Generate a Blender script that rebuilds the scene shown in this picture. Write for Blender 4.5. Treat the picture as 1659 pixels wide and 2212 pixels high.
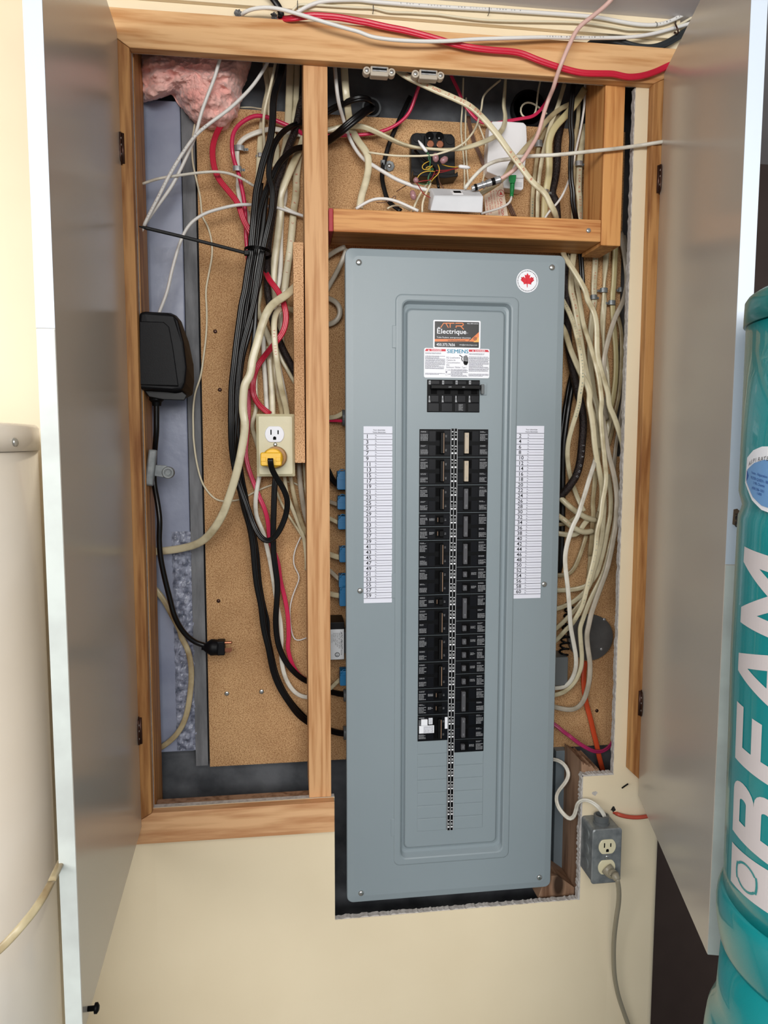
import bpy, bmesh, math, random
from mathutils import Vector, Matrix, noise
random.seed(7)
sin, cos, rad = math.sin, math.cos, math.radians
for _o in list(bpy.data.objects): bpy.data.objects.remove(_o)
scene = bpy.context.scene

# ------------------------------------------------------------------ camera
CF, D, HZ = 1600.0, 1.31, 1.45
yaw, pit, rol = rad(7.644), rad(5.460), rad(0.1003)
FWD = Vector((sin(yaw)*cos(pit), cos(yaw)*cos(pit), -sin(pit)))
RT0 = Vector((cos(yaw), -sin(yaw), 0)); UP0 = RT0.cross(FWD)
RT = RT0*cos(rol)+UP0*sin(rol); UP = -RT0*sin(rol)+UP0*cos(rol)
EYE = Vector((0, -D, HZ))
cam = bpy.data.cameras.new('camera'); camo = bpy.data.objects.new('camera', cam)
scene.collection.objects.link(camo)
cam.sensor_fit = 'HORIZONTAL'; cam.sensor_width = 36; cam.lens = CF/1659*36; cam.clip_start = .01
camo.matrix_world = Matrix(((RT.x, UP.x, -FWD.x, EYE.x), (RT.y, UP.y, -FWD.y, EYE.y), (RT.z, UP.z, -FWD.z, EYE.z), (0, 0, 0, 1)))
scene.camera = camo
scene.render.resolution_x = 1659; scene.render.resolution_y = 2212

# ------------------------------------------------------------------ light and exposure
w_ = bpy.data.worlds.new('daylight'); scene.world = w_; w_.use_nodes = True
w_.node_tree.nodes['Background'].inputs[0].default_value = (.86, .92, 1.0, 1)
w_.node_tree.nodes['Background'].inputs[1].default_value = .42
def area(name, loc, target, sx, sy, power, col):
    l = bpy.data.lights.new(name, 'AREA'); l.shape = 'RECTANGLE'; l.size = sx; l.size_y = sy; l.energy = power; l.color = col
    o = bpy.data.objects.new(name, l); scene.collection.objects.link(o); o.location = loc
    o.rotation_euler = (Vector(target)-Vector(loc)).to_track_quat('-Z', 'Y').to_euler(); return o
area('garage_door_daylight', (-.55, -2.7, 1.9), (.15, 0, 1.45), 3.0, .55, 66, (1.0, .985, .96))
area('overhead_warm_light', (.1, -1.9, 2.13), (.15, 0, 1.3), .9, .25, 8, (1.0, .96, .88))  # small warm area light overhead, behind the camera; no fixture is modelled
scene.view_settings.view_transform = 'Standard'; scene.view_settings.look = 'None'
scene.view_settings.gamma = 1; scene.view_settings.use_curve_mapping = False
scene.view_settings.exposure = -0.03

# ------------------------------------------------------------------ helpers
def W(px, py, Y=0.0):
    "world point on the plane Y seen in the picture at px, py"
    d = FWD + RT*((px-829.5)/CF) - UP*((py-1106)/CF)
    return EYE + d*((Y+D)/d.y)
def lin(c):
    return tuple(((v/255)/12.92 if v <= 10.3 else ((v/255+.055)/1.055)**2.4) for v in c)
def link(o): scene.collection.objects.link(o)
def N(nt, t, **k):
    n = nt.nodes.new(t)
    for a, v in k.items(): setattr(n, a, v)
    return n
MATS = {}
def mat(name, c, rough=.5, metal=0, c2=None, scale=30, stretch=(1, 1, 1), bump=0, bscale=None, spec=.5, coat=0, sheen=0, trans=0, lo=.35, hi=.65, detail=4):
    if name in MATS: return MATS[name]
    m = bpy.data.materials.new(name); m.use_nodes = True; nt = m.node_tree; b = nt.nodes['Principled BSDF']
    b.inputs['Roughness'].default_value = rough; b.inputs['Metallic'].default_value = metal
    b.inputs['Specular IOR Level'].default_value = spec; b.inputs['Coat Weight'].default_value = coat
    b.inputs['Sheen Weight'].default_value = sheen; b.inputs['Transmission Weight'].default_value = trans
    col = (*lin(c), 1); b.inputs['Base Color'].default_value = col
    if c2 or bump:
        tc = N(nt, 'ShaderNodeTexCoord'); mp = N(nt, 'ShaderNodeMapping'); mp.inputs['Scale'].default_value = stretch
        nt.links.new(tc.outputs['Object'], mp.inputs['Vector'])
    if c2:
        no = N(nt, 'ShaderNodeTexNoise'); no.inputs['Scale'].default_value = scale; no.inputs['Detail'].default_value = detail
        nt.links.new(mp.outputs[0], no.inputs['Vector'])
        r = N(nt, 'ShaderNodeValToRGB'); r.color_ramp.elements[0].position = lo; r.color_ramp.elements[1].position = hi
        r.color_ramp.elements[0].color = (*lin(c2), 1); r.color_ramp.elements[1].color = col
        nt.links.new(no.outputs[0], r.inputs[0]); nt.links.new(r.outputs[0], b.inputs['Base Color'])
    if bump:
        n2 = N(nt, 'ShaderNodeTexNoise'); n2.inputs['Scale'].default_value = bscale or scale*3; n2.inputs['Detail'].default_value = 6
        nt.links.new(mp.outputs[0], n2.inputs['Vector'])
        bp = N(nt, 'ShaderNodeBump'); bp.inputs['Strength'].default_value = bump; bp.inputs['Distance'].default_value = .002
        nt.links.new(n2.outputs[0], bp.inputs['Height']); nt.links.new(bp.outputs[0], b.inputs['Normal'])
    MATS[name] = m; return m
def wood(name, c1, c2, axis='X', knots=True, ring=14):
    m = bpy.data.materials.new(name); m.use_nodes = True; nt = m.node_tree; b = nt.nodes['Principled BSDF']
    b.inputs['Roughness'].default_value = .55; b.inputs['Specular IOR Level'].default_value = .3
    L = nt.links.new
    tc = N(nt, 'ShaderNodeTexCoord'); mp = N(nt, 'ShaderNodeMapping')
    s = {'X': (1.2, ring, ring), 'Z': (ring, ring, 1.2), 'Y': (ring, 1.2, ring)}[axis]
    mp.inputs['Scale'].default_value = s; mp.inputs['Location'].default_value = (random.random()*5, random.random()*5, random.random()*5)
    L(tc.outputs['Object'], mp.inputs[0])
    n1 = N(nt, 'ShaderNodeTexNoise'); n1.inputs['Scale'].default_value = 1.0; n1.inputs['Detail'].default_value = 2
    L(mp.outputs[0], n1.inputs['Vector'])
    mul = N(nt, 'ShaderNodeMath', operation='MULTIPLY'); mul.inputs[1].default_value = 13; L(n1.outputs[0], mul.inputs[0])
    pp = N(nt, 'ShaderNodeMath', operation='PINGPONG'); pp.inputs[1].default_value = 1; L(mul.outputs[0], pp.inputs[0])
    n2 = N(nt, 'ShaderNodeTexNoise'); n2.inputs['Scale'].default_value = 9; n2.inputs['Detail'].default_value = 6
    L(mp.outputs[0], n2.inputs['Vector'])
    mx = N(nt, 'ShaderNodeMath', operation='MULTIPLY_ADD'); mx.inputs[1].default_value = .42; L(pp.outputs[0], mx.inputs[0]); L(n2.outputs[0], mx.inputs[2])
    r = N(nt, 'ShaderNodeValToRGB'); r.color_ramp.elements[0].position = .42; r.color_ramp.elements[1].position = .85
    r.color_ramp.elements[0].color = (*lin(c2), 1); r.color_ramp.elements[1].color = (*lin(c1), 1)
    L(mx.outputs[0], r.inputs[0]); out = r.outputs[0]
    if knots:
        m2 = N(nt, 'ShaderNodeMapping'); k = {'X': (2.2, 5, 5), 'Z': (5, 5, 2.2), 'Y': (5, 2, 5)}[axis]
        m2.inputs['Scale'].default_value = k; m2.inputs['Location'].default_value = (random.random()*9, random.random()*9, random.random()*9)
        L(tc.outputs['Object'], m2.inputs[0])
        v = N(nt, 'ShaderNodeTexVoronoi'); v.inputs['Scale'].default_value = 1.3; L(m2.outputs[0], v.inputs['Vector'])
        r2 = N(nt, 'ShaderNodeValToRGB'); r2.color_ramp.elements[0].position = .05; r2.color_ramp.elements[1].position = .1
        r2.color_ramp.elements[0].color = (1, 1, 1, 1); r2.color_ramp.elements[1].color = (0, 0, 0, 1); L(v.outputs[0], r2.inputs[0])
        mm = N(nt, 'ShaderNodeMix', data_type='RGBA'); L(r2.outputs[0], mm.inputs[0]); L(out, mm.inputs[6]); mm.inputs[7].default_value = (*lin([x*.55 for x in c2]), 1)
        out = mm.outputs[2]
    L(out, b.inputs['Base Color'])
    bp = N(nt, 'ShaderNodeBump'); bp.inputs['Strength'].default_value = .18; bp.inputs['Distance'].default_value = .001
    L(n2.outputs[0], bp.inputs['Height']); L(bp.outputs[0], b.inputs['Normal'])
    MATS[name] = m; return m
def board_mat(name, c1, c2, c3):
    m = bpy.data.materials.new(name); m.use_nodes = True; nt = m.node_tree; b = nt.nodes['Principled BSDF']; L = nt.links.new
    b.inputs['Roughness'].default_value = .75; b.inputs['Specular IOR Level'].default_value = .2
    tc = N(nt, 'ShaderNodeTexCoord')
    n1 = N(nt, 'ShaderNodeTexNoise'); n1.inputs['Scale'].default_value = 520; n1.inputs['Detail'].default_value = 3; L(tc.outputs['Object'], n1.inputs['Vector'])
    r = N(nt, 'ShaderNodeValToRGB'); e = r.color_ramp.elements; e[0].position = .33; e[0].color = (*lin(c2), 1); e[1].position = .68; e[1].color = (*lin(c3), 1)
    x = e.new(.48); x.color = (*lin(c1), 1); L(n1.outputs[0], r.inputs[0])
    n2 = N(nt, 'ShaderNodeTexNoise'); n2.inputs['Scale'].default_value = 7; n2.inputs['Detail'].default_value = 4; L(tc.outputs['Object'], n2.inputs['Vector'])
    r2 = N(nt, 'ShaderNodeValToRGB'); r2.color_ramp.elements[0].position = .3; r2.color_ramp.elements[1].position = .62
    r2.color_ramp.elements[0].color = (.62, .55, .5, 1); r2.color_ramp.elements[1].color = (1, 1, 1, 1); L(n2.outputs[0], r2.inputs[0])
    mm = N(nt, 'ShaderNodeMix', data_type='RGBA', blend_type='MULTIPLY'); mm.inputs[0].default_value = .75
    L(r.outputs[0], mm.inputs[6]); L(r2.outputs[0], mm.inputs[7]); L(mm.outputs[2], b.inputs['Base Color'])
    bp = N(nt, 'ShaderNodeBump'); bp.inputs['Strength'].default_value = .12; bp.inputs['Distance'].default_value = .001
    L(n1.outputs[0], bp.inputs['Height']); L(bp.outputs[0], b.inputs['Normal']); MATS[name] = m; return m

# --- object bookkeeping
ROOTS = []
def thing(name, label, cat, group=None):
    o = bpy.data.objects.new(name, None); o.empty_display_size = .02; link(o)
    o['label'] = label; o['category'] = cat
    if group: o['group'] = group
    ROOTS.append(o); return o
def tag(o, label, cat, group=None):
    o['label'] = label; o['category'] = cat
    if group: o['group'] = group
    return o
def mesh(name, bm, m, parent=None, bevel=0, smooth=False, label=None, seg=2, auto=None):
    bmesh.ops.recalc_face_normals(bm, faces=bm.faces)
    me = bpy.data.meshes.new(name); bm.to_mesh(me); bm.free()
    for k in (m if isinstance(m, (list, tuple)) else [m]): me.materials.append(k)
    if smooth: me.polygons.foreach_set('use_smooth', [True]*len(me.polygons))
    o = bpy.data.objects.new(name, me); link(o); o.parent = parent
    if bevel:
        md = o.modifiers.new('bevel', 'BEVEL'); md.width = bevel; md.segments = seg; md.limit_method = 'ANGLE'; md.angle_limit = rad(35)
    if label: o['label'] = label
    if parent is None: ROOTS.append(o)
    return o
def finish():
    "give every top-level object an origin at its own base"
    for r in ROOTS:
        tree = [r]+list(r.children_recursive)
        mn = Vector((9e9,)*3); mx = Vector((-9e9,)*3)
        for o in tree:
            if o.type == 'MESH':
                for v in o.data.vertices:
                    for i in range(3): mn[i] = min(mn[i], v.co[i]); mx[i] = max(mx[i], v.co[i])
        if mn.x > 1e9: continue
        c = Vector(((mn.x+mx.x)/2, (mn.y+mx.y)/2, mn.z))
        for o in tree:
            if o.type == 'MESH': o.data.transform(Matrix.Translation(-c))
        r.location = c
def BM(): return bmesh.new()
def box(bm, x0, x1, y0, y1, z0, z1):
    vs = [bm.verts.new((x, y, z)) for x in (x0, x1) for y in (y0, y1) for z in (z0, z1)]
    for f in ((0, 1, 3, 2), (4, 6, 7, 5), (0, 4, 5, 1), (2, 3, 7, 6), (0, 2, 6, 4), (1, 5, 7, 3)): bm.faces.new([vs[i] for i in f])
    return bm
def R4(x0, y0, x1, y1, Y):
    xm, ym = (x0+x1)/2, (y0+y1)/2
    return W(x0, ym, Y).x, W(x1, ym, Y).x, W(xm, y1, Y).z, W(xm, y0, Y).z
def pbox(bm, x0, y0, x1, y1, Y, Yb):
    a, b, c, d = R4(x0, y0, x1, y1, Y); return box(bm, a, b, Y, Yb, c, d)
def prism(bm, pts, depth):
    "pts: world points of the front outline; extruded along +Y by depth"
    f = [bm.verts.new(p) for p in pts]; k = [bm.verts.new(Vector(p)+Vector((0, depth, 0))) for p in pts]
    n = len(pts); bm.faces.new(f); bm.faces.new(k[::-1])
    for i in range(n): bm.faces.new((f[i], k[i], k[(i+1) % n], f[(i+1) % n]))
    return bm
def hexa(bm, front, back):
    f = [bm.verts.new(p) for p in front]; k = [bm.verts.new(p) for p in back]; n = len(f)
    bm.faces.new(f); bm.faces.new(k[::-1])
    for i in range(n): bm.faces.new((f[i], k[i], k[(i+1) % n], f[(i+1) % n]))
    return bm
def cyl(bm, c, axis, prof, n=24, sx=1, sy=1):
    "prof: (distance along axis, radius) pairs; closed ends"
    a = Vector(axis).normalized(); t = Vector((0, 0, 1)) if abs(a.z) < .9 else Vector((1, 0, 0))
    u = a.cross(t).normalized(); v = a.cross(u); rings = []
    for d, r in prof:
        rings.append([bm.verts.new(Vector(c)+a*d+u*(cos(2*math.pi*i/n)*r*sx)+v*(sin(2*math.pi*i/n)*r*sy)) for i in range(n)])
    for q, s in zip(rings, rings[1:]):
        for i in range(n): bm.faces.new((q[i], q[(i+1) % n], s[(i+1) % n], s[i]))
    bm.faces.new(rings[0]); bm.faces.new(rings[-1][::-1]); return bm
def rrect(x0, x1, z0, z1, r, Y, n=5):
    out = []
    for cx, cz, a0 in ((x1-r, z1-r, 0), (x0+r, z1-r, 90), (x0+r, z0+r, 180), (x1-r, z0+r, 270)):
        for i in range(n+1):
            a = rad(a0+90*i/n); out.append(Vector((cx+r*cos(a), Y, cz+r*sin(a))))
    return out
def nested(bm, loops, close=True):
    rs = [[bm.verts.new(p) for p in l] for l in loops]; n = len(rs[0])
    for a, b in zip(rs, rs[1:]):
        for i in range(n): bm.faces.new((a[i], a[(i+1) % n], b[(i+1) % n], b[i]))
    if close: bm.faces.new(rs[-1])
    return bm
GL = {}
def glyph(s, bold):
    k = (s, bold)
    if k not in GL:
        c = bpy.data.curves.new('t', 'FONT'); c.body = s; c.size = 1; c.resolution_u = 2; c.align_x = 'LEFT'
        if bold: c.offset = .012
        o = bpy.data.objects.new('t', c); link(o); bpy.context.view_layer.update()
        me = bpy.data.meshes.new_from_object(o)
        vs = [v.co.copy() for v in me.vertices]; fs = [tuple(p.vertices) for p in me.polygons]
        bpy.data.objects.remove(o); bpy.data.curves.remove(c); bpy.data.meshes.remove(me)
        w = max((v.x for v in vs), default=.3); GL[k] = (vs, fs, w)
    return GL[k]
def text(bm, s, org, size, ux=(1, 0, 0), uy=(0, 0, 1), align='L', bold=False, width=None, skew=0, mi=0, fn=None):
    ux, uy, org = Vector(ux), Vector(uy), Vector(org)
    if bold and 'M' in s and not fn:   # heavier strokes by a second, slightly shifted print
        text(bm, s, org+ux*size*.04+ux.cross(uy)*.00006, size, ux, uy, align, False, width, skew, mi); bold = False
    vs, fs, w = glyph(s, bold)
    sx = size if width is None else width/w
    off = {'L': 0, 'C': -w/2, 'R': -w}[align]
    vv = []
    for v in vs:
        u, t = (v.x+off)*sx + v.y*skew*size, v.y*size
        vv.append(bm.verts.new(fn(u, t) if fn else org+ux*u+uy*t))
    for f in fs:
        try: bm.faces.new([vv[i] for i in f]).material_index = mi
        except ValueError: pass
    return bm
def quad(bm, pts, mi=0):
    f = bm.faces.new([bm.verts.new(p) for p in pts]); f.material_index = mi; return bm
def rq(bm, x0, x1, z0, z1, Y, mi=0): return quad(bm, [(x0, Y, z0), (x1, Y, z0), (x1, Y, z1), (x0, Y, z1)], mi)

# --- cables
TILE = {'A': (0, 0, 1), 'T0': (240, 0, 3.318), 'T1': (680, 0, 3.318), 'T2': (1120, 0, 3.318), 'T3': (240, 450, 3.318), 'T4': (240, 900, 3.318), 'T5': (240, 1350, 3.318),
        'R3': (1120, 450, 3.318), 'R4': (1120, 900, 3.318), 'R5': (1120, 1350, 3.318), 'R6': (1159, 1712, 3.318),
        'F1': (480, 0, 5.53), 'F2': (760, 0, 5.53), 'F3': (1240, 0, 5.53), 'G1': (500, 140, 6.381), 'G2': (500, 380, 6.381), 'G3': (500, 620, 6.381),
        'H1': (1100, 160, 6.381), 'H2': (1190, 380, 6.381), 'H3': (1180, 620, 6.381), 'H4': (1180, 860, 6.381), 'H5': (1180, 1100, 6.381), 'H6': (1180, 1340, 6.381), 'H7': (1180, 1580, 6.381),
        'K1': (700, 180, 6.381), 'K2': (860, 240, 5.53), 'U': (0, 880, 1.661), 'S': (690, 900, 3.568)}
def TP(t, x, y):
    ox, oy, s = TILE[t]; return ox+x/s, oy+y/s
def path(spec):
    pts = []; t = 'A'
    for tok in spec.split():
        if tok == '|': continue
        if tok[0].isalpha(): t = tok; continue
        ab, _, yy = tok.partition(':'); x, y = map(float, ab.split(','))
        pts.append([*TP(t, x, y), float(yy)/1000 if yy else None, t])
    again = True
    while again:   # points doubled up where two measuring tiles meet are merged
        again = False
        for i in range(1, len(pts)-1):
            a, b, c = pts[i-1:i+2]; v = (b[0]-a[0], b[1]-a[1]); u = (c[0]-b[0], c[1]-b[1]); lv, lu = math.hypot(*v), math.hypot(*u)
            if (b[3] != c[3] or a[3] != b[3]) and lv*lu > 0 and (v[0]*u[0]+v[1]*u[1])/lv/lu < .4 and min(lv, lu) < 33:
                if b[2] is not None and c[2] is None: c[2] = b[2]
                del pts[i]; again = True; break
    pts = [p[:3] for p in pts]
    if pts[0][2] is None: pts[0][2] = .08
    known = [i for i, p in enumerate(pts) if p[2] is not None]
    for i, p in enumerate(pts):
        if p[2] is None:
            a = max(k for k in known if k < i); b = [k for k in known if k > i]
            p[2] = pts[a][2] if not b else pts[a][2]+(pts[b[0]][2]-pts[a][2])*(i-a)/(b[0]-a)
    return [W(*p) for p in pts]
def smoothpath(P, step=.005):
    if len(P) == 2: P = [P[0], (P[0]+P[1])/2, P[1]]
    Q = [P[0]*2-P[1]]+P+[P[-1]*2-P[-2]]; out = []
    for i in range(1, len(Q)-2):
        p0, p1, p2, p3 = Q[i-1:i+3]; n = max(2, int((p2-p1).length/step))
        t1 = (p2-p0); t2 = (p3-p1); L = (p2-p1).length
        t1 = t1.normalized()*L if t1.length > 1e-6 else p2-p1
        t2 = t2.normalized()*L if t2.length > 1e-6 else p2-p1
        for k in range(n):
            t = k/n; h00 = 2*t**3-3*t*t+1; h10 = t**3-2*t*t+t; h01 = -2*t**3+3*t*t; h11 = t**3-t*t
            out.append(p1*h00+t1*h10+p2*h01+t2*h11)
    out.append(P[-1])
    for _ in range(2): out = [out[0]]+[(a+b*2+c)/4 for a, b, c in zip(out, out[1:], out[2:])]+[out[-1]]
    return out
def frames(C):
    T = [(C[min(i+1, len(C)-1)]-C[max(i-1, 0)]).normalized() for i in range(len(C))]
    S = []; prev = None
    for t in T:
        s = t.cross(Vector((0, 1, 0)))
        if s.length < .25:
            s = prev-t*prev.dot(t) if prev else Vector((1, 0, 0))-t*t.x
        s.normalize()
        if prev and s.dot(prev) < 0: s = -s
        if prev: s = (s+prev*1.5); s = (s-t*s.dot(t)).normalized()
        S.append(s); prev = s
    Nn = []
    for t, s in zip(T, S):
        n = s.cross(t).normalized(); Nn.append(-n if n.y > 0 else n)
    return T, S, Nn
def section(kind, w):
    out = []
    if kind == 'round':
        for i in range(12): a = 2*math.pi*i/12; out.append((cos(a)*w/2, sin(a)*w/2))
    elif kind == 'flat':
        for i in range(16):
            a = 2*math.pi*i/16; c, s = cos(a), sin(a)
            out.append((math.copysign(abs(c)**.75, c)*w/2, math.copysign(abs(s)**.8, s)*w*.29*(1-.1*math.exp(-(c*5)**2))))
    elif kind == 'twin':
        r = w/4
        for i in range(24):
            a = 2*math.pi*i/24; c = cos(a); x = c*w/2; d = abs(x)-r
            h = math.sqrt(max(r*r-d*d, 0)); h = max(h, r*.5 if abs(x) < r*.5 else 0)
            out.append((x, math.copysign(h, sin(a)) if abs(sin(a)) > 1e-6 else 0))
    elif kind == 'strap':
        for a, b in ((-1, -1), (1, -1), (1, 1), (-1, 1)): out.append((a*w/2, b*w*.12))
    return out
CUR = {}
def sweep(bm, C, w, kind='round', twist=0, taper=None):
    T, S, Nn = frames(C); sec = section(kind, w); rings = []; acc = 0
    for i, c in enumerate(C):
        s, n = S[i], Nn[i]; k = 1 if taper is None else taper(i/(len(C)-1))
        if twist: acc += (C[i]-C[i-1]).length*twist if i else 0; s, n = s*cos(acc)+n*sin(acc), -s*sin(acc)+n*cos(acc)
        rings.append([bm.verts.new(c+s*(a*k)+n*(b*k)) for a, b in sec])
    m = len(sec)
    for q, r in zip(rings, rings[1:]):
        for i in range(m): bm.faces.new((q[i], q[(i+1) % m], r[(i+1) % m], r[i]))
    bm.faces.new(rings[0]); bm.faces.new(rings[-1][::-1]); return T, S, Nn
def wpx(w, C):
    y = sum(c.y for c in C)/len(C); return w*(D+y)/CF
def cable(name, m, w, kind, spec, label, cat='cable', group=None, txt=None, twist=0, parent=None, plabel=None):
    P = path(spec); C = smoothpath(P); ww = wpx(w, C); bm = BM()
    T, S, Nn = sweep(bm, C, ww, kind, twist)
    o = mesh(name, bm, MATS[m], parent, smooth=True)
    if parent is None: tag(o, label, cat, group)
    elif plabel: o['label'] = plabel
    if txt:
        for (s, f0, f1, h, col, rev) in txt:   # text, start fraction, end fraction, height relative to width, colour, direction
            bm = BM(); n = len(s); k = len(C)-1; th = {'flat': .3, 'round': .5, 'twin': .26}[kind]*ww
            for j, ch in enumerate(s):
                if ch == ' ': continue
                i = int((f0+(f1-f0)*j/max(1, n-1))*k); tt = T[i]*(-1 if f1 < f0 else 1); upv = Nn[i].cross(tt)
                hh = h*ww
                text(bm, ch, C[i]+Nn[i]*(th+.0004)-upv*hh*.35, hh, tt, upv, 'C')
            mesh('printed_text', bm, MATS[col], o)
    CUR[label] = (C, T, S, Nn, ww); return o
def screw(bm, c, r, axis=(0, -1, 0), h=.0025):
    cyl(bm, c, axis, [(0, r), (h*.5, r), (h*.85, r*.75), (h, r*.35)], 16)
    a = Vector(axis)
    return bm
# ------------------------------------------------------------------ materials
mat('cream_paint', (240, 225, 194), .45, c2=(234, 218, 186), scale=3, bump=.05, bscale=120)
mat('lower_paint', (240, 225, 194), .45, c2=(234, 218, 186), scale=3, bump=.05, bscale=120)
mat('gypsum', (206, 202, 198), .9, c2=(178, 172, 168), scale=160, bump=.2, bscale=400)
mat('ceiling_paint', (214, 210, 212), .6, c2=(206, 202, 204), scale=5)
mat('concrete', (104, 107, 112), .55, c2=(62, 65, 70), scale=14, bump=.4, bscale=60)
mat('foam_blue', (160, 167, 188), .3, c2=(136, 143, 166), scale=9, bump=.35, bscale=40)
mat('crumple', (172, 178, 198), .25, c2=(92, 98, 116), scale=70, bump=1, bscale=130)
mat('furring', (128, 130, 134), .7, c2=(96, 98, 102), scale=60, stretch=(1, 1, .2), bump=.4)
mat('dark_brown', (72, 58, 52), .6, c2=(64, 50, 45), scale=6)
mat('floor_grey', (120, 116, 110), .7, c2=(100, 97, 92), scale=5)
wood('pine_header', (222, 178, 128), (190, 136, 84), 'X', ring=16); wood('pine_rail', (226, 180, 134), (192, 138, 94), 'X', ring=15)
wood('pine_stile', (190, 140, 86), (140, 90, 48), 'Z', ring=16); wood('pine_stud', (216, 168, 120), (186, 133, 86), 'Z', ring=22)
wood('fir_shelf', (212, 156, 98), (170, 104, 54), 'X', ring=26); wood('fir_post', (216, 158, 96), (176, 110, 56), 'Z', ring=20)
wood('old_stud', (160, 128, 104), (112, 82, 62), 'Z', ring=14)
board_mat('particle', (200, 158, 112), (150, 106, 68), (226, 188, 142)); board_mat('particle_edge', (214, 168, 124), (140, 96, 60), (232, 192, 150))
mat('red_mark', (168, 50, 58), .6)
mat('laminate', (196, 189, 179), .22, c2=(192, 184, 173), scale=1.2, spec=.5, bump=.02, bscale=500)
mat('edge_band', (200, 211, 224), .35); mat('edge_old', (204, 211, 206), .35, c2=(188, 193, 189), scale=16)
mat('hinge_bronze', (74, 50, 42), .4, .7); mat('screw_zinc', (196, 198, 196), .25, .9); mat('steel', (196, 198, 200), .3, .55, c2=(150, 152, 154), scale=90)
mat('panel_grey', (140, 152, 158), .36, c2=(136, 148, 154), scale=2.5, spec=.4, bump=.02, bscale=700)
mat('panel_line', (112, 124, 132), .4)
mat('breaker_black', (10, 11, 13), .45, spec=.12); mat('breaker_gloss', (14, 15, 20), .32, spec=.2); mat('breaker_deep', (3, 3, 4), .7, spec=.1); mat('handle_black', (6, 6, 7), .45, spec=.2)
mat('handle_grey', (78, 78, 82), .4); mat('handle_tan', (186, 172, 152), .4); mat('print_grey', (150, 152, 156), .6); mat('print_white', (232, 234, 238), .6); mat('print_tan', (150, 120, 96), .5)
mat('paper_white', (226, 228, 240), .6); mat('ink', (26, 26, 36), .6); mat('ink_soft', (110, 108, 124), .6)
mat('sticker_white', (238, 240, 246), .35); mat('sticker_black', (26, 24, 26), .35); mat('sticker_orange', (228, 128, 66), .35); mat('sticker_amber', (240, 176, 84), .35); mat('label_red', (206, 32, 52), .4); mat('siemens_teal', (0, 132, 168), .4); mat('leaf_red', (214, 16, 44), .4)
mat('nmd_cream', (214, 204, 172), .32, c2=(176, 162, 128), scale=26, lo=.3, hi=.5, coat=.15, bump=.15, bscale=90)
mat('nmd_old', (192, 178, 142), .35, c2=(140, 118, 84), scale=24, lo=.35, hi=.6, bump=.15, bscale=90)
mat('nmd_white', (222, 218, 206), .35, c2=(190, 182, 166), scale=30, lo=.3, hi=.5, bump=.15, bscale=90)
mat('nmd_grey', (190, 180, 164), .35, c2=(160, 150, 132), scale=26)
mat('tan_flat', (206, 194, 148), .35, c2=(186, 172, 126), scale=12)
mat('white_plastic', (236, 236, 238), .3); mat('white_cable', (228, 226, 222), .35); mat('ivory_cable', (224, 214, 186), .4)
mat('red_cable', (200, 26, 56), .3, coat=.2); mat('crimson', (196, 34, 62), .32, coat=.2); mat('pink_red', (206, 42, 84), .3, coat=.2); mat('magenta', (172, 44, 96), .35)
mat('black_cable', (9, 9, 11), .3, spec=.38); mat('charcoal_cable', (40, 44, 46), .35); mat('armour', (44, 30, 28), .5, .2, c2=(20, 13, 13), scale=260, bump=1, bscale=420)
mat('pink_coax', (214, 176, 166), .4); mat('orange_cable', (206, 78, 42), .4); mat('brick_cable', (190, 78, 58), .4); mat('tan_cord', (150, 142, 122), .4)
mat('brown_wire', (104, 72, 56), .45); mat('green_wire', (44, 104, 66), .4); mat('yellow_wire', (214, 172, 60), .4); mat('red_wire', (150, 40, 44), .4)
mat('red_print', (206, 104, 78), .6); mat('teal_print', (60, 116, 128), .6); mat('dark_print', (70, 66, 66), .6)
mat('blue_clamp', (28, 108, 158), .4); mat('grey_plastic', (92, 96, 98), .4); mat('black_plastic', (13, 14, 18), .5, c2=(10, 11, 15), scale=60, bump=.1, bscale=800, spec=.2); mat('black_device', (16, 17, 19), .42, spec=.3)
mat('ivory_plate', (214, 208, 174), .35, c2=(208, 200, 164), scale=14, bump=.08, bscale=160); mat('ivory_recept', (226, 218, 184), .4); mat('outlet_white', (232, 234, 242), .3)
mat('yellow_plug', (250, 196, 34), .35); mat('plug_tan', (176, 134, 84), .45); mat('beige_box', (214, 216, 220), .35, c2=(204, 206, 210), scale=20)
mat('bronze_screw', (160, 104, 78), .35, .8); mat('green_plug', (14, 140, 70), .35); mat('gel', (196, 150, 154), .2, trans=.4); mat('catch_plastic', (214, 202, 184), .35, trans=.3)
mat('tag_paper', (226, 208, 186), .7); mat('tag_red', (196, 70, 62), .6)
mat('galv', (144, 149, 150), .42, .35, c2=(116, 121, 124), scale=60); mat('galv_dark', (112, 112, 112), .5, .6, c2=(86, 86, 86), scale=20)
mat('teal', (0, 138, 142), .3, coat=.5, bump=.12, bscale=900); mat('teal_lid', (0, 122, 120), .35, coat=.3); mat('letter_grey', (214, 206, 206), .5); mat('label_blue', (110, 158, 208), .4); mat('label_navy', (18, 72, 150), .4); mat('brown_tag', (104, 84, 68), .6)
mat('heater', (248, 244, 236), .2, c2=(244, 236, 222), scale=3, coat=.4); mat('dark_gap', (30, 28, 26), .8)
mat('pink_wool', (255, 206, 196), .95, c2=(240, 168, 158), scale=16, stretch=(1, 1, 2.2), bump=.7, bscale=110, sheen=.6, lo=.3, hi=.62)
mat('drain_black', (10, 10, 12), .6, spec=.2)

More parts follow.
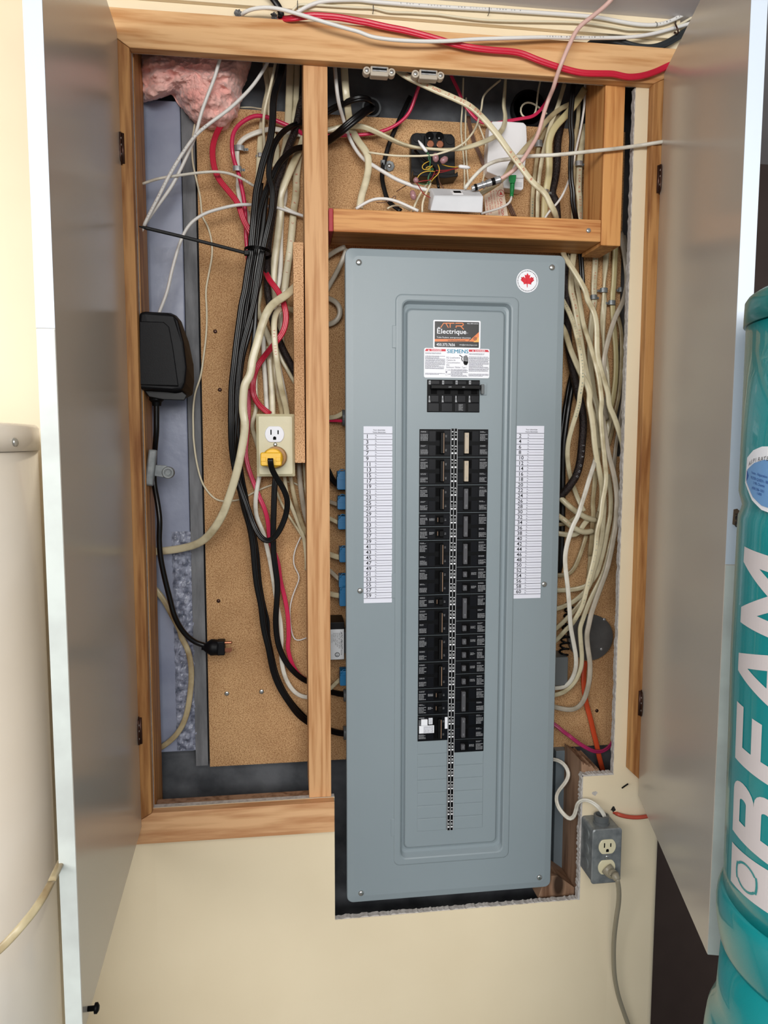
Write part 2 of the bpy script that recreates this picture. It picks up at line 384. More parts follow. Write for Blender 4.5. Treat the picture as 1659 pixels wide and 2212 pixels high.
# ------------------------------------------------------------------ the setting
def struct(name, bm, m, **k):
    o = mesh(name, bm, m, **k); o['kind'] = 'structure'; return o
CEIL = 2.19
def drywall(bm, x0, x1, z0, z1):
    n0 = len(bm.faces); box(bm, x0, x1, 0, .0012, z0, z1); box(bm, x0, x1, .0012, .013, z0, z1)
    bm.faces.ensure_lookup_table()
    for f in bm.faces[n0+6:]: f.material_index = 1
bm = BM()
for a in ((-2.2, -.2392, .797, CEIL), (-2.2, -.238, -.35, .797), (-.2392, .655, 2.0815, CEIL), (.626, .715, -.35, 2.078), (.655, .715, 2.078, CEIL)): drywall(bm, *a)
struct('wall_back', bm, [MATS['cream_paint'], MATS['gypsum']])
bm = BM()
for a in ((-.238, .0845, -.35, .797), (.0845, .562, -.35, .556), (.562, .626, -.35, .809)): drywall(bm, *a)
# rounded outside corner of the wall on the right
cyl(bm, (.715, .012, -.35), (0, 0, 1), [(0, .0119), (CEIL+.35, .0119)], 20)
box(bm, .713, .7269, .012, .6, -.35, CEIL)
struct('wall_lower', bm, [MATS['lower_paint'], MATS['gypsum']])
struct('wall_foundation', box(BM(), -.3, .712, .15, .17, -.35, CEIL), MATS['concrete'])
struct('wall_right', box(BM(), -2.2, 3.2, .6, .65, -.35, CEIL), MATS['dark_brown'])
struct('ceiling', box(BM(), -2.2, 3.2, -3.6, .65, CEIL, CEIL+.05), MATS['ceiling_paint'])
struct('floor', box(BM(), -2.2, 3.2, -3.6, .65, -.40, -.35), MATS['floor_grey'])
# ragged broken edges of the cut plasterboard
def ragged(bm, pts, amp, n, out, y0=.001, y1=.0125, seed=1):
    rr = random.Random(seed); a, b = Vector(pts[0]), Vector(pts[1]); o = Vector(out); f = []
    for i in range(n+1): f.append(a.lerp(b, i/n)+o*(rr.random()*amp))
    g = [a.lerp(b, (n-i)/n)-o*.002 for i in range(n+1)]
    prism(bm, [Vector((p.x, y0, p.z)) for p in f+g], y1-y0)
bm = BM()
ragged(bm, [(.626, 0, .80), (.626, 0, 2.075)],   .0026, 170, (-1, 0, 0), seed=3)
ragged(bm, [(.0845, 0, .556), (.562, 0, .556)], .003, 140, (0, 0, 1), seed=4)
ragged(bm, [(.562, 0, .556), (.562, 0, .809)], .003, 70, (-1, 0, 0), y0=-.0006, seed=5)
ragged(bm, [(.562, 0, .809), (.626, 0, .809)], .0035, 24, (0, 0, 1), y0=-.0006, seed=6)
struct('trim_1', bm, MATS['gypsum'])
# painted boards between ceiling and header
zb = W(900, 40, -.010).z
struct('trim_2', box(BM(), -.26, .70, -.010, -.0003, zb, CEIL), MATS['cream_paint'], bevel=.001)
# insulation behind the left bay
xa, xb = -.275, W(400, 700, .13).x
struct('trim_3', box(BM(), xa, xb, .128, .149, .845, 2.06), MATS['foam_blue'], bevel=.002)
bm = BM(); g = []
x0, x1 = W(374, 1300, .127).x, W(424, 1300, .127).x; z1, z0 = W(400, 1148, .127).z, W(400, 1620, .127).z
nx, nz = 14, 90
for j in range(nz+1):
    row = []
    for i in range(nx+1):
        x = x0+(x1-x0)*i/nx+random.uniform(-1, 1)*.001; z = z0+(z1-z0)*j/nz
        e = min(i, nx-i, 2)/2
        y = .1275-.006*e*abs(noise.noise(Vector((x*60, 0, z*60))))-.004*e*abs(noise.noise(Vector((x*160, 3, z*160))))
        row.append(bm.verts.new((x, y, z)))
    g.append(row)
for j in range(nz):
    for i in range(nx): bm.faces.new((g[j][i], g[j][i+1], g[j+1][i+1], g[j+1][i]))
r = bmesh.ops.extrude_edge_only(bm, edges=[e for e in bm.edges if e.is_boundary])
for v in r['geom']:
    if isinstance(v, bmesh.types.BMVert): v.co.y = .1285
struct('trim_4', bm, MATS['crumple'])
xc, xd = W(401, 700, .115).x, W(419, 700, .115).x
struct('trim_5', box(BM(), xb+.0015, xd+.0075, .124, .1495, .815, 2.06), MATS['furring'], bevel=.001)

# ------------------------------------------------------------------ wooden frame
def lumber(name, m, label, cat='wooden beam', bm=None, bevel=.0012):
    return tag(mesh(name, bm, MATS[m], bevel=bevel), label, cat)
def XZ(pts, Y, d): return prism(BM(), [Vector((x, Y, z)) for x, z in pts], d)
lumber('frame_header', 'pine_header', 'long pine board across the top of the recess, with the red cable lying over it', bm=XZ([(-.275, 2.1345), (.70, 2.1365), (.70, 2.10), (.651, 2.0762), (-.238, 2.0752), (-.275, 2.10)], -.0192, .019))
lumber('frame_rail', 'pine_rail', 'short pine board closing the bottom left of the recess, above the beige wall', bm=XZ([(-.275, .741), (.0835, .7395), (.0835, .797), (-.238, .797), (-.275, .775)], -.0192, .019))
lumber('frame_stile', 'pine_stile', 'narrow brown pine stile between the left door and the recess', bm=XZ([(-.275, .7755), (-.2385, .7975), (-.2385, 2.0747), (-.275, 2.0992)], -.0192, .019))
lumber('frame_stile', 'pine_stile', 'narrow brown pine stile between the right door and the strip of cream wall', bm=XZ([(.650, 2.0755), (.70, 2.0992), (.70, .775), (.650, .822)], -.0192, .019))
lumber('jamb_stud', 'pine_stile', 'brown stud behind the left stile, its side facing the pale blue insulation', bm=box(BM(), -.275, -.2375, .0132, .092, .70, 2.185), bevel=.001)
lumber('sill_plate', 'old_stud', 'thin brown plate behind the cut plasterboard on top of the bottom left rail', bm=box(BM(), -.237, .0795, .0132, .034, .742, .7965))
lumber('wall_stud', 'pine_stud', 'pine stud standing upright between the left cable bay and the grey breaker panel', bm=box(BM(), .0382, .0788, .0005, .089, .7975, 2.16))
s = thing('cross_beam', 'thick fir beam with a red painted end, lying right above the grey breaker panel', 'wooden beam')
a, b, c, d = .0795, .569, 1.808, 1.8465
mesh('beam', box(BM(), a+.008, b, 0, .089, c, d), MATS['fir_shelf'], s, bevel=.002)
mesh('painted_end', box(BM(), a, a+.0078, -.0001, .089, c, d), MATS['red_mark'], s, bevel=.0015, label='dark red painted end')
bm = BM(); p = W(1271, 498, 0); screw(bm, (p.x, 0, p.z), .0042); mesh('screw', bm, MATS['steel'], s, smooth=True)
lumber('short_post', 'fir_post', 'short fir post at the right end of the cross beam, dark knot near its top', bm=box(BM(), .5695, .6065, 0, .089, 1.802, 2.16), bevel=.0015)
x0, x1, z0, z1 = R4(635, 523, 658, 1000, .008)
tag(mesh('particle_board_strip', box(BM(), x0, x1-.0005, .008, .085, z0, z1), MATS['particle_edge'], bevel=.001), 'tall narrow strip of particle board standing against the left side of the pine stud', 'board')
bm = BM(); nn = 26; rr = random.Random(2)
top = [(.566+.036*i/nn, .812+.016*(1-i/nn)+rr.uniform(-.003, .003)) for i in range(nn+1)]
lumber('broken_stud', 'old_stud', 'rough brown stud with a splintered top, right of the lower breaker panel', bm=XZ([(.566, .40), (.602, .40)]+[(x, z) for x, z in reversed(top)], .0135, .088), bevel=0)
lumber('wood_block', 'old_stud', 'small brown wood block under the lower right corner of the breaker panel', bm=XZ([(.49, .545), (.5655, .545), (.5655, .562), (.53, .590), (.505, .590)], .03, .07), bevel=.001)
# back board with cutouts
bm = BM(); bx0, bx1 = W(450, 1500, .12).x, .56
box(bm, bx0, .6649, .12, .132, W(450, 1657, .12).z, 2.050)
box(bm, .665, .70, .1201, .132, W(450, 1657, .12).z, 1.42)
tag(mesh('back_board', bm, MATS['particle'], bevel=.0008), 'large brown particle board at the back of the recess, behind all the cables', 'board')
# dark metal edge beside the stud in the lower right
x0, x1, z0, z1 = R4(1198, 1622, 1222, 1905, .10)
tag(mesh('metal_channel', box(box(BM(), x0, x1, .10, .145, z0, z1), x1-.004, x1, .09, .10, z0, z1), MATS['panel_line'], bevel=.001), 'upright blue-grey metal channel between the breaker panel and the broken stud', 'metal strip')
# nails and screws in the back board
for k, (x, y, l) in enumerate((((490, 1498, 'round steel screw head low on the particle board, left of its pair')), ((565, 1494, 'round steel screw head low on the particle board, right of its pair')), ((465, 716, 'rusty nail head in the upper half of the particle board')), ((475, 842, 'rusty nail head in a dark ring, lower than the other one on the board')), ((472, 1298, 'small black hole-like nail in a sooty ring on the particle board')), ((1289, 1535, 'dark screw head low on the board at the right, beside the orange cable')))):
    p = W(x, y, .12); bm = BM(); screw(bm, p, .0048 if k < 2 else .0036); tag(mesh('screw' if k != 2 and k != 3 else 'nail', bm, MATS['screw_zinc' if k < 2 else 'hinge_bronze'], smooth=True), l, 'screw' if k not in (2, 3) else 'nail')

# ------------------------------------------------------------------ doors
def door(name, hx, ang, side, wd, z0, z1, label, seam):
    o = thing(name, label, 'cabinet door')
    th = .0185; d = Vector((-sin(ang), -cos(ang), 0)); nrm = Vector((cos(ang), -sin(ang), 0))*(-1 if side == 'L' else 1)  # outward
    base = Vector((hx, -.0215, 0))
    def pb(s0, s1, t0, t1, a, b):
        bm = BM(); P = [base+d*s+nrm*t for s, t in ((s0, t0), (s1, t0), (s1, t1), (s0, t1))]
        hexa(bm, [p+Vector((0, 0, a)) for p in P], [p+Vector((0, 0, b)) for p in P]); return bm
    mesh('door_panel', pb(0, wd-.0012, 0, th, z0, z1), MATS['laminate'], o, bevel=.0006)
    mesh('edge_banding', pb(wd-.0011, wd, 0, th, seam+.0006, z1), MATS['edge_band'], o, label='newer blue-white upper edge band' if side == 'L' else 'upper edge band')
    mesh('edge_banding', pb(wd-.0011, wd-.0002, .0006, th, z0, seam-.0006), MATS['edge_old'], o, label='lower edge band with marble-like smudges')
    mesh('bottom_edge', pb(.001, wd-.002, .002, th-.002, z0-.0012, z0-.0001), MATS['hinge_bronze'], o)
    return o, base, d, nrm, pb
dl, base, d, nrm, pb = door('left_door', -.256, rad(-2.6), 'L', .466, .7745, 2.0965, 'wide grey-white laminate door standing open on the left of the recess', W(105, 712, -.48).z)
dl.name = 'cabinet_door'
# bumper pin near the lower outer corner
c = base+d*.44; bm = BM(); cyl(bm, Vector((c.x+.0, c.y, .786)), (1, 0, 0), [(0, .003), (.008, .003), (.0081, .006), (.011, .006), (.013, .003)], 16)
mesh('bumper_pin', bm, MATS['breaker_black'], dl, smooth=True)
dr, baser, ddr, nrmr, pbr = door('right_door', .667, rad(15.3), 'R', .447, .7725, 2.0925, 'grey-white laminate door on the right, swung inward in front of the turquoise tank', W(1575, 1219, -.45).z)
dr.name = 'cabinet_door.001'
def hinge(parent_base, d, sgn, px, y0, y1, label, which):
    z1_, z0_ = W(px, y0, -.022).z, W(px, y1, -.022).z; o = thing('door_hinge', label, 'hinge')
    bm = BM(); pts = []; n = 8; zc = (z0_+z1_)/2; h = (z1_-z0_)/2
    for i in range(n+1):
        a = math.pi*i/n-math.pi/2; pts.append((.003+.011*cos(a)**.5 if cos(a) > 1e-6 else .003, zc+h*.92*sin(a)))
    pts += [(.0, zc+h), (0, zc-h)]
    inn = Vector((1, 0, 0))*sgn
    F = [parent_base+d*u+inn*.0022+Vector((0, 0, z)) for u, z in pts]; K = [p-inn*.002 for p in F]
    hexa(bm, F, K); mesh('leaf', bm, MATS['hinge_bronze'], o, bevel=.0004)
    bm = BM(); c = parent_base+inn*.0032+Vector((0, .0005, z0_+h*.1)); cyl(bm, c, (0, 0, 1), [(0, .0028), (h*1.8, .0028)], 12); mesh('knuckle', bm, MATS['hinge_bronze'], o, smooth=True)
    for k in (-.45, .1, .5): bm = BM(); screw(bm, parent_base+d*.008+inn*.0021+Vector((0, 0, zc+h*k)), .0018, inn, .0008); mesh('screw', bm, MATS['steel'], o, smooth=True)
hinge(base, d, 1, 262, 284, 356, 'bronze hinge near the top of the left door', 0)
hinge(base, d, 1, 298, 1548, 1610, 'bronze hinge near the bottom of the left door', 1)
hinge(baser, ddr, -1, 1428, 354, 420, 'bronze hinge near the top of the right door', 2)
hinge(baser, ddr, -1, 1384, 1490, 1548, 'bronze hinge near the bottom of the right door', 3)
# magnetic catches under the header
for x0, y0, x1, y1, lab in ((785, 142, 853, 172, 'translucent magnetic catch under the header, left one of the pair'), (890, 149, 959, 180, 'translucent magnetic catch under the header, right one, its cover askew')):
    o = thing('magnetic_catch', lab, 'door catch', 'magnetic catches under the header'); X0, X1, z0, z1 = R4(x0, y0, x1, y1, -.015); w = X1-X0; zt = 2.0748
    bm = BM(); box(bm, X0+w*.22, X1-w*.20, -.017, -.001, zt-.016, zt-.0005); mesh('housing', bm, MATS['catch_plastic'], o, bevel=.002)
    for q in (X0+w*.11, X1-w*.1):
        bm = BM(); cyl(bm, (q, -.0145, zt-.0075), (0, 1, 0), [(0, .0062), (.002, .0066), (.012, .0066)], 20); ear = mesh('mounting_ear', bm, MATS['catch_plastic'], o, bevel=.0005)
        bm = BM(); screw(bm, (q, -.0145, zt-.0075), .0034, h=.0015); mesh('screw', bm, MATS['screw_zinc'], ear, smooth=True)
    bm = BM(); box(bm, X0+w*.28, X1-w*.26, -.0185, -.0168, zt-.0045, zt-.0025); box(bm, X0+w*.28, X1-w*.26, -.0185, -.0168, zt-.0095, zt-.0075)
    mesh('steel_plates', bm, MATS['steel'], o, bevel=.0002)
    bm = BM(); box(bm, X0+w*.28, X1-w*.26, -.0178, -.0168, zt-.0074, zt-.0046); mesh('magnet', bm, MATS['breaker_black'], o)

# ------------------------------------------------------------------ breaker panel
YC, YD = .005, .0062
PN = thing('breaker_panel', 'tall grey electrical panel with two columns of black breakers, in the middle of the recess', 'electrical panel')
cx0, cx1, cz0, cz1 = .108, .5065, .583, 1.7835
def LP(x0, y0, x1, y1, r, Y):
    a, b, c, d = W(x0, 1250, .005).x, W(x1, 1250, .005).x, W(977, y1, .005).z, W(977, y0, .005).z; return rrect(a, b, c, d, r, Y)
def CL(i, r, Y): return rrect(cx0+i, cx1-i, cz0+i, cz1-i, r, Y)
bm = BM()
loops = [CL(.0, .012, .021), CL(.0, .012, .0085), CL(.0012, .011, .0070), CL(.012, .011, .0052), CL(.0135, .010, .005),
         LP(852, 638, 1110, 1861, .012, .005), LP(854, 640, 1108, 1859, .011, .0034), LP(856, 642, 1106, 1857, .0105, .0032), LP(865, 650, 1097, 1848, .012, .0032), LP(867.5, 652.5, 1094.5, 1845.5, .012, .0042),
         LP(870, 658, 1092, 1839, .010, .0125), LP(873, 663, 1087, 1833, .009, .0135), LP(875, 667, 1083, 1829, .009, .0125), LP(878, 671, 1080, 1825, .008, .0068), LP(879.5, 672.5, 1078.5, 1823.5, .008, YD)]
nested(bm, loops)
mesh('cover', bm, MATS['panel_grey'], PN, smooth=False)
bm = BM(); box(bm, cx0+.012, cx1-.012, .0215, .1195, cz0+.012, cz1-.008); mesh('box', bm, MATS['panel_line'], PN, bevel=.001)
bm = BM()
for y0, y1 in ((703, 752), (1238, 1292), (1768, 1806)):
    box(bm, W(846, 1250, .005).x, W(854, 1250, .005).x, .0036, .0052, W(850, y1, .005).z, W(850, y0, .005).z)
mesh('latch_tabs', bm, MATS['panel_grey'], PN, bevel=.0012)
for x, y in ((775, 567), (1192, 578), (778, 1276), (1175, 1262), (780, 1929), (1165, 1895)):
    p = W(x, y, .005); bm = BM(); screw(bm, (p.x, .0052, p.z), .0052, h=.0035); mesh('cover_screw', bm, MATS['screw_zinc'], PN, smooth=True)
# breaker grid
ZR1 = W(975, 942, YD).z; PIT = (W(975, 949, YD).z-W(975, 1784, YD).z)/29
def rowz(k): return ZR1-PIT*((k-1)//2 if k % 2 else (k-2)//2)   # centre of slot row
LX0, LX1 = W(904, 1250, YD).x, W(969.5, 1250, YD).x; RX0, RX1 = W(984.5, 1250, YD).x, W(1049.5, 1250, YD).x
SX0, SX1 = LX1+.0004, RX0-.0004
def scribble(bm, x0, x1, z0, z1, rows, seed, vert=False, mi=0, Y=0):
    rr = random.Random(seed)
    for i in range(rows):
        if vert:
            x = x0+(x1-x0)*(i+.25)/rows; w = (x1-x0)/rows*.45; z = z1
            while z > z0:
                l = rr.uniform(.0006, .0022); e = max(z-l, z0); rq(bm, x, x+w, e, z, Y, mi); z = e-rr.uniform(.0003, .0006)
        else:
            z = z1-(z1-z0)*(i+.75)/rows; h = (z1-z0)/rows*.5; x = x0; end = x1-(x1-x0)*rr.choice((0, 0, .05, .3))
            while x < end:
                l = rr.uniform(.0006, .0026); e = min(x+l, end); rq(bm, x, e, z, z+h, Y, mi); x = e+rr.uniform(.0004, .0007)
def breaker(k, two, left, rating, hcol, seed):
    "one moulded breaker seen from the front; toggles towards the centre strip"
    x0, x1 = (LX0, LX1) if left else (RX0, RX1); sg = 1 if left else -1; xo = x0 if left else x1; w = x1-x0
    zt = rowz(k)+PIT/2-.0004; zb_ = rowz(k+2 if two else k)-PIT/2+.0004; rows = [rowz(k)]+([rowz(k+2)] if two else [])
    X = lambda f: xo+sg*w*f
    def xb(f0, f1): a, b = X(f0), X(f1); return min(a, b), max(a, b)
    bm = BM(); Yf = YD-.0022
    box(bm, x0, x1, Yf+.0006, .02, zb_, zt)
    o = mesh('circuit_breaker', bm, MATS['breaker_black'], PN, bevel=.0004)
    bm = BM()
    for rz in rows:
        a, b = xb(.01, .29); box(bm, a, b, Yf-.0002, Yf+.0005, rz-PIT*.40, rz+PIT*.40)
        a, b = xb(.31, .52); box(bm, a, b, Yf, Yf+.0005, rz-PIT*.40, rz+PIT*.36)
        a, b = xb(.80, .99); box(bm, a, b, Yf, Yf+.0005, rz-PIT*.40, rz+PIT*.40)
    mesh('breaker_face', bm, MATS['breaker_gloss'], o, bevel=.0003)
    bm = BM()
    for rz in rows:   # toggle recess
        a, b = xb(.54, .79); box(bm, a, b, Yf-.0001, Yf+.0004, rz-PIT*.30, rz+PIT*.30)
    mesh('toggle_slot', bm, MATS['breaker_deep'], o)
    fz0, fz1 = rows[-1]-PIT*.24, rows[0]+PIT*.24; f0, f1 = (.66, .79) if left else (.66, .79)
    bm = BM(); a, b = xb(f0, f1)
    if two: box(bm, a, b, Yf-.0075, Yf, fz0, fz1)
    else: box(bm, a, b, Yf-.0065, Yf, rows[0]-PIT*.2, rows[0]+PIT*.2)
    h = mesh('breaker_handle', bm, MATS[hcol], o, bevel=.0007)
    bm = BM(); bm2 = BM()
    for i, rz in enumerate(rows):
        s_ = rating[i] if isinstance(rating, (list, tuple)) else rating
        if left: text(bm2, s_, (X(.83), Yf-.0005, rz+.0022), .0042, (0, 0, -1), (1, 0, 0), 'L', width=.0044)
        else: text(bm2, s_, (X(.725)+.0012, Yf-.0079 if two else Yf-.0069, rz-.0022), .0036, (0, 0, 1), (-1, 0, 0), 'L', width=.0042)
        a, b = xb(.03, .27); scribble(bm, a, b, rz-PIT*(.34 if i == 0 else .3), rz+PIT*(.16 if i == 0 else .05), 5, seed*7+i, Y=Yf-.0005)
        scribble(bm, a+(.0005 if left else 0), b-.003, rz+PIT*.24, rz+PIT*.36, 2, seed*7+i+99, Y=Yf-.0005)
        if not two:
            a, b = xb(.33, .50); scribble(bm, a, b, rz-PIT*.08, rz+PIT*.12, 3, seed+5, Y=Yf-.0005)
    mesh('breaker_marking', bm, MATS['print_grey'], o); mesh('rating_number', bm2, MATS['print_grey'], o)
    if left:
        bm = BM(); a, b = xb(.745, .765); box(bm, a, b, Yf-.0080, Yf-.0074, fz0+.001, fz1-.001) if two else box(bm, *xb(.60, .615), Yf-.0006, Yf-.0001, rows[0]-PIT*.15, rows[0]+PIT*.15)
        mesh('handle_line', bm, MATS['print_tan'], o)
    return o
for i, (k, two, rt) in enumerate(((1, 1, ('20', '20')), (5, 1, ('20', '20')), (9, 1, ('15', '15')), (13, 0, '15'), (15, 0, '15'), (17, 1, ('15', '15')), (21, 1, ('15', '15')), (25, 0, '15'), (27, 1, ('20', '20')), (31, 1, ('15', '15')), (35, 1, ('15', '15')), (39, 0, '15'), (41, 0, '15'))):
    breaker(k, two, True, rt, 'handle_black', 10+i)
for i, (k, two, rt, hc) in enumerate(((2, 1, '40', 'handle_tan'), (6, 1, '30', 'handle_tan'), (10, 1, '15', 'handle_grey'), (14, 1, '15', 'handle_grey'), (18, 1, '20', 'handle_grey'), (22, 0, '15', 'handle_grey'), (24, 0, '15', 'handle_grey'), (26, 1, '15', 'handle_grey'), (30, 0, '15', 'handle_grey'), (32, 0, '15', 'handle_grey'), (34, 0, '15', 'handle_grey'), (36, 0, '15', 'handle_grey'), (38, 0, '15', 'handle_grey'), (40, 1, '15', 'handle_grey'), (44, 1, '20', 'handle_grey'), (48, 0, '15', 'handle_grey'))):
    breaker(k, two, False, rt, hc, 60+i)
# ground fault breaker 43/45 with its test button and white labels
o = breaker(43, 1, True, ('15', '15'), 'handle_black', 200); o['label'] = 'ground fault breaker with white labels and a test button'
def prx(x, y): return W(880+x/8.295, 1380+y/8.295, YD)
def pq(bm, x0, y0, x1, y1, Y, Yb): 
    a = prx(x0, (y0+y1)/2).x; b = prx(x1, (y0+y1)/2).x; return box(bm, a, b, Y, Yb, prx((x0+x1)/2, y1).z, prx((x0+x1)/2, y0).z)
bm = BM(); pq(bm, 238, 1428, 352, 1535, YD-.0062, YD-.0022); mesh('test_button', bm, MATS['sticker_white'], o, bevel=.0006)
bm = BM()
for q in ((375, 1410, 445, 1520), (205, 1545, 472, 1680), (665, 1392, 712, 1598)): pq(bm, *q, YD-.0032, YD-.0022)
mesh('breaker_label', bm, MATS['sticker_white'], o)
bm = BM(); a = prx(285, 1560); b = prx(460, 1670); scribble(bm, a.x, b.x, b.z, a.z, 7, 5, True, Y=YD-.0034); a = prx(385, 1425); b = prx(438, 1510); scribble(bm, a.x, b.x, b.z, a.z, 4, 6, True, Y=YD-.0034); mesh('breaker_print', bm, MATS['ink_soft'], o)
# blank fillers
bm = BM()
def blanks(x0, x1, ks):
    for k in ks:
        zc = rowz(k); a, b, c, d = x0, x1, zc-PIT/2+.0006, zc+PIT/2-.0006
        nested(bm, [rrect(a, b, c, d, .0006, YD-.0001, 1), rrect(a, b, c, d, .0006, YD-.0009, 1), rrect(a+.0006, b-.0006, c+.0006, d-.0006, .0006, YD-.0013, 1)])
blanks(LX0, LX1, range(47, 61, 2)); blanks(RX0, RX1, range(50, 61, 2))
mesh('blank_fillers', bm, MATS['panel_grey'], PN)
# centre number strip
bm = BM(); zt, zb_ = W(975, 926, YD).z, W(975, 1791, YD).z; xm = (SX0+SX1)/2; hw = (SX1-SX0)/2
box(bm, SX0, SX1, YD-.0035, YD, zb_, zt); mesh('number_strip', bm, MATS['breaker_black'], PN)
bm = BM()
for x in (SX0+.0003, xm, SX1-.0003): rq(bm, x-.0003, x+.0003, zb_, zt, YD-.0037)
for k in range(1, 61):
    zc = rowz(k); x = xm+(-1 if k % 2 else 1)*hw*.5; Y = YD-.0037; s_ = hw*.30
    if k % 2: quad(bm, [(x-s_, Y, zc+.0085), (x+s_, Y, zc+.0085), (x, Y, zc+.0062)])
    else: quad(bm, [(x-s_, Y, zc+.0062), (x+s_, Y, zc+.0062), (x, Y, zc+.0085)])
    text(bm, str(k), (x-.0013, Y, zc+.003), .0037, (0, 0, -1), (1, 0, 0), 'L' if k < 10 else 'L', True, width=(.0022 if k < 10 else .0046))
    n = 10; quad(bm, [(x+s_*.95*cos(2*math.pi*i/n), Y, zc-.0055+s_*.95*sin(2*math.pi*i/n)) for i in range(n)])
mesh('strip_numbers', bm, MATS['print_white'], PN)
# main breaker
def mp(x, y): return W(860+x/6.381, 660+y/6.381, YD)
def mb(bm, x0, y0, x1, y1, Y, Yb):
    ym, xm_ = (y0+y1)/2, (x0+x1)/2; return box(bm, mp(x0, 1250).x, mp(x1, 1250).x, Y, Yb, mp(700, y1).z, mp(700, y0).z)
bm = BM(); mb(bm, 398, 1024, 1122, 1472, YD-.001, .02); M = mesh('main_breaker', bm, MATS['breaker_black'], PN, bevel=.0006, label='four-pole main breaker')
bm = BM()
for x in (412, 598, 782, 965):
    mb(bm, x, 1035, x+155, 1090, YD-.0022, YD-.001); mb(bm, x+38, 1240, x+145, 1335, YD-.0028, YD-.001); mb(bm, x, 1345, x+150, 1465, YD-.0026, YD-.001)
mesh('breaker_face', bm, MATS['breaker_gloss'], M, bevel=.0006)
bm = BM()
for x in (448, 634, 820, 1003): mb(bm, x, 1165, x+85, 1222, YD-.0012, YD-.0008)
mesh('toggle_slot', bm, MATS['breaker_deep'], M)
bm = BM(); mb(bm, 440, 1100, 1115, 1158, YD-.014, YD-.001); mesh('breaker_handle', bm, MATS['handle_black'], M, bevel=.0012)
bm = BM(); p = mp(690, 1140); text(bm, '200', (p.x, YD-.0143, p.z), .0038, align='C'); p = mp(878, 1140); text(bm, '200', (p.x, YD-.0143, p.z), .0038, (-1, 0, 0), (0, 0, 1), 'C') if 0 else text(bm, '200', (p.x, YD-.0143, p.z+.0022), .0034, (-1, 0, 0), (0, 0, -1), 'C')
for x in (418, 602, 788, 972): a = mp(x, 1035); b = mp(x+28, 1088); rq(bm, a.x, b.x, b.z, a.z, YD-.0024)
mesh('breaker_marking', bm, MATS['print_grey'], M)
bm = BM()
for x in (416, 598, 782, 968):
    a = mp(x, 1245); b = mp(x+26, 1335); quad(bm, [(a.x, YD-.0024, b.z), (b.x, YD-.0024, b.z), (b.x-.001, YD-.0024, a.z), (a.x+.0004, YD-.0024, a.z)])
a = mp(830, 1360); b = mp(890, 1450); scribble(bm, a.x, b.x, b.z, a.z, 9, 77, Y=YD-.0028)
mesh('pole_marking', bm, MATS['print_grey'], M)
bm = BM()
for x in (425, 608, 794, 978):
    p = mp(x+8, 1062)
    for (zz, rr_) in ((p.z, .0011), (mp(x, 1290).z, .0016)):
        nn = 14
        for i in range(nn):
            a0, a1 = 2*math.pi*i/nn, 2*math.pi*(i+1)/nn
            quad(bm, [(p.x+cos(a0)*rr_, YD-.0026, zz+sin(a0)*rr_), (p.x+cos(a1)*rr_, YD-.0026, zz+sin(a1)*rr_), (p.x+cos(a1)*rr_*.6, YD-.0026, zz+sin(a1)*rr_*.6), (p.x+cos(a0)*rr_*.6, YD-.0026, zz+sin(a0)*rr_*.6)])
mesh('pole_rings', bm, MATS['handle_black'], M)
bm = BM(); mb(bm, 1128, 1062, 1218, 1232, YD-.0016, YD); mesh('lock_bracket', bm, MATS['panel_grey'], PN, bevel=.0005)
bm = BM(); mb(bm, 1128, 1085, 1166, 1222, YD-.010, YD-.0016); mesh('lock_tab', bm, MATS['grey_plastic'], PN, bevel=.0008)
# circuit directories
def directory(x0, x1, y0, yh, y1, yb, first):
    xm_ = (x0+x1)/2; X0, X1 = W(x0, y1, YC).x, W(x1, y1, YC).x
    if first == 1: X0, X1 = W(785.5, 1100, YC).x, W(847, 1100, YC).x
    else: X0, X1 = W(1113, 1100, YC).x, W(1171.5, 1100, YC).x
    Z = lambda y: W(xm_, y, YC).z
    bm = BM(); box(bm, X0, X1, YC-.0004, YC-.00002, Z(yb), Z(y0)); sh = mesh('circuit_directory', bm, MATS['paper_white'], PN)
    bm = BM(); Y = YC-.0007; w = X1-X0; zt, zb2 = Z(yh), Z(y1); ph = (zt-zb2)/30
    xc = (X0+X1)/2+.002; hz = Z(y0)-zt
    text(bm, 'Your electrician', (xc, Y, zt+hz*.42), .0034, align='C', bold=True); text(bm, 'Votre électricien', (xc, Y, zt+hz*.12), .0034, align='C', bold=True)
    for i in range(31): z = zt-ph*i; rq(bm, X0, X1, z-.0004, z+.0004, Y)
    for i in range(30):
        z = zt-ph*i; text(bm, str(first+2*i), (X0+w*.08, Y, z-ph*.80), .0098, bold=True)
    mesh('directory_numbers', bm, MATS['ink'], sh)
    bm = BM()
    for i in range(30):
        z = zt-ph*i; text(bm, 'A', (X0+w*.42, Y, z-ph*.44), .0042, align='C'); text(bm, 'B', (X0+w*.42, Y, z-ph*.88), .0042, align='C')
        rq(bm, X0+w*.46, X0+w*.97, z-ph*.5-.00022, z-ph*.5+.00022, Y)
        quad(bm, [(X0+w*.435, Y, z-ph*.3), (X0+w*.44, Y, z-ph*.28), (X0+w*.465, Y, z-ph*.48), (X0+w*.46, Y, z-ph*.52)])
    mesh('directory_lines', bm, MATS['ink_soft'], sh)
directory(785.5, 847, 921, 937, 1292, 1302, 1)
directory(1117, 1174, 920, 936, 1283, 1292, 2)
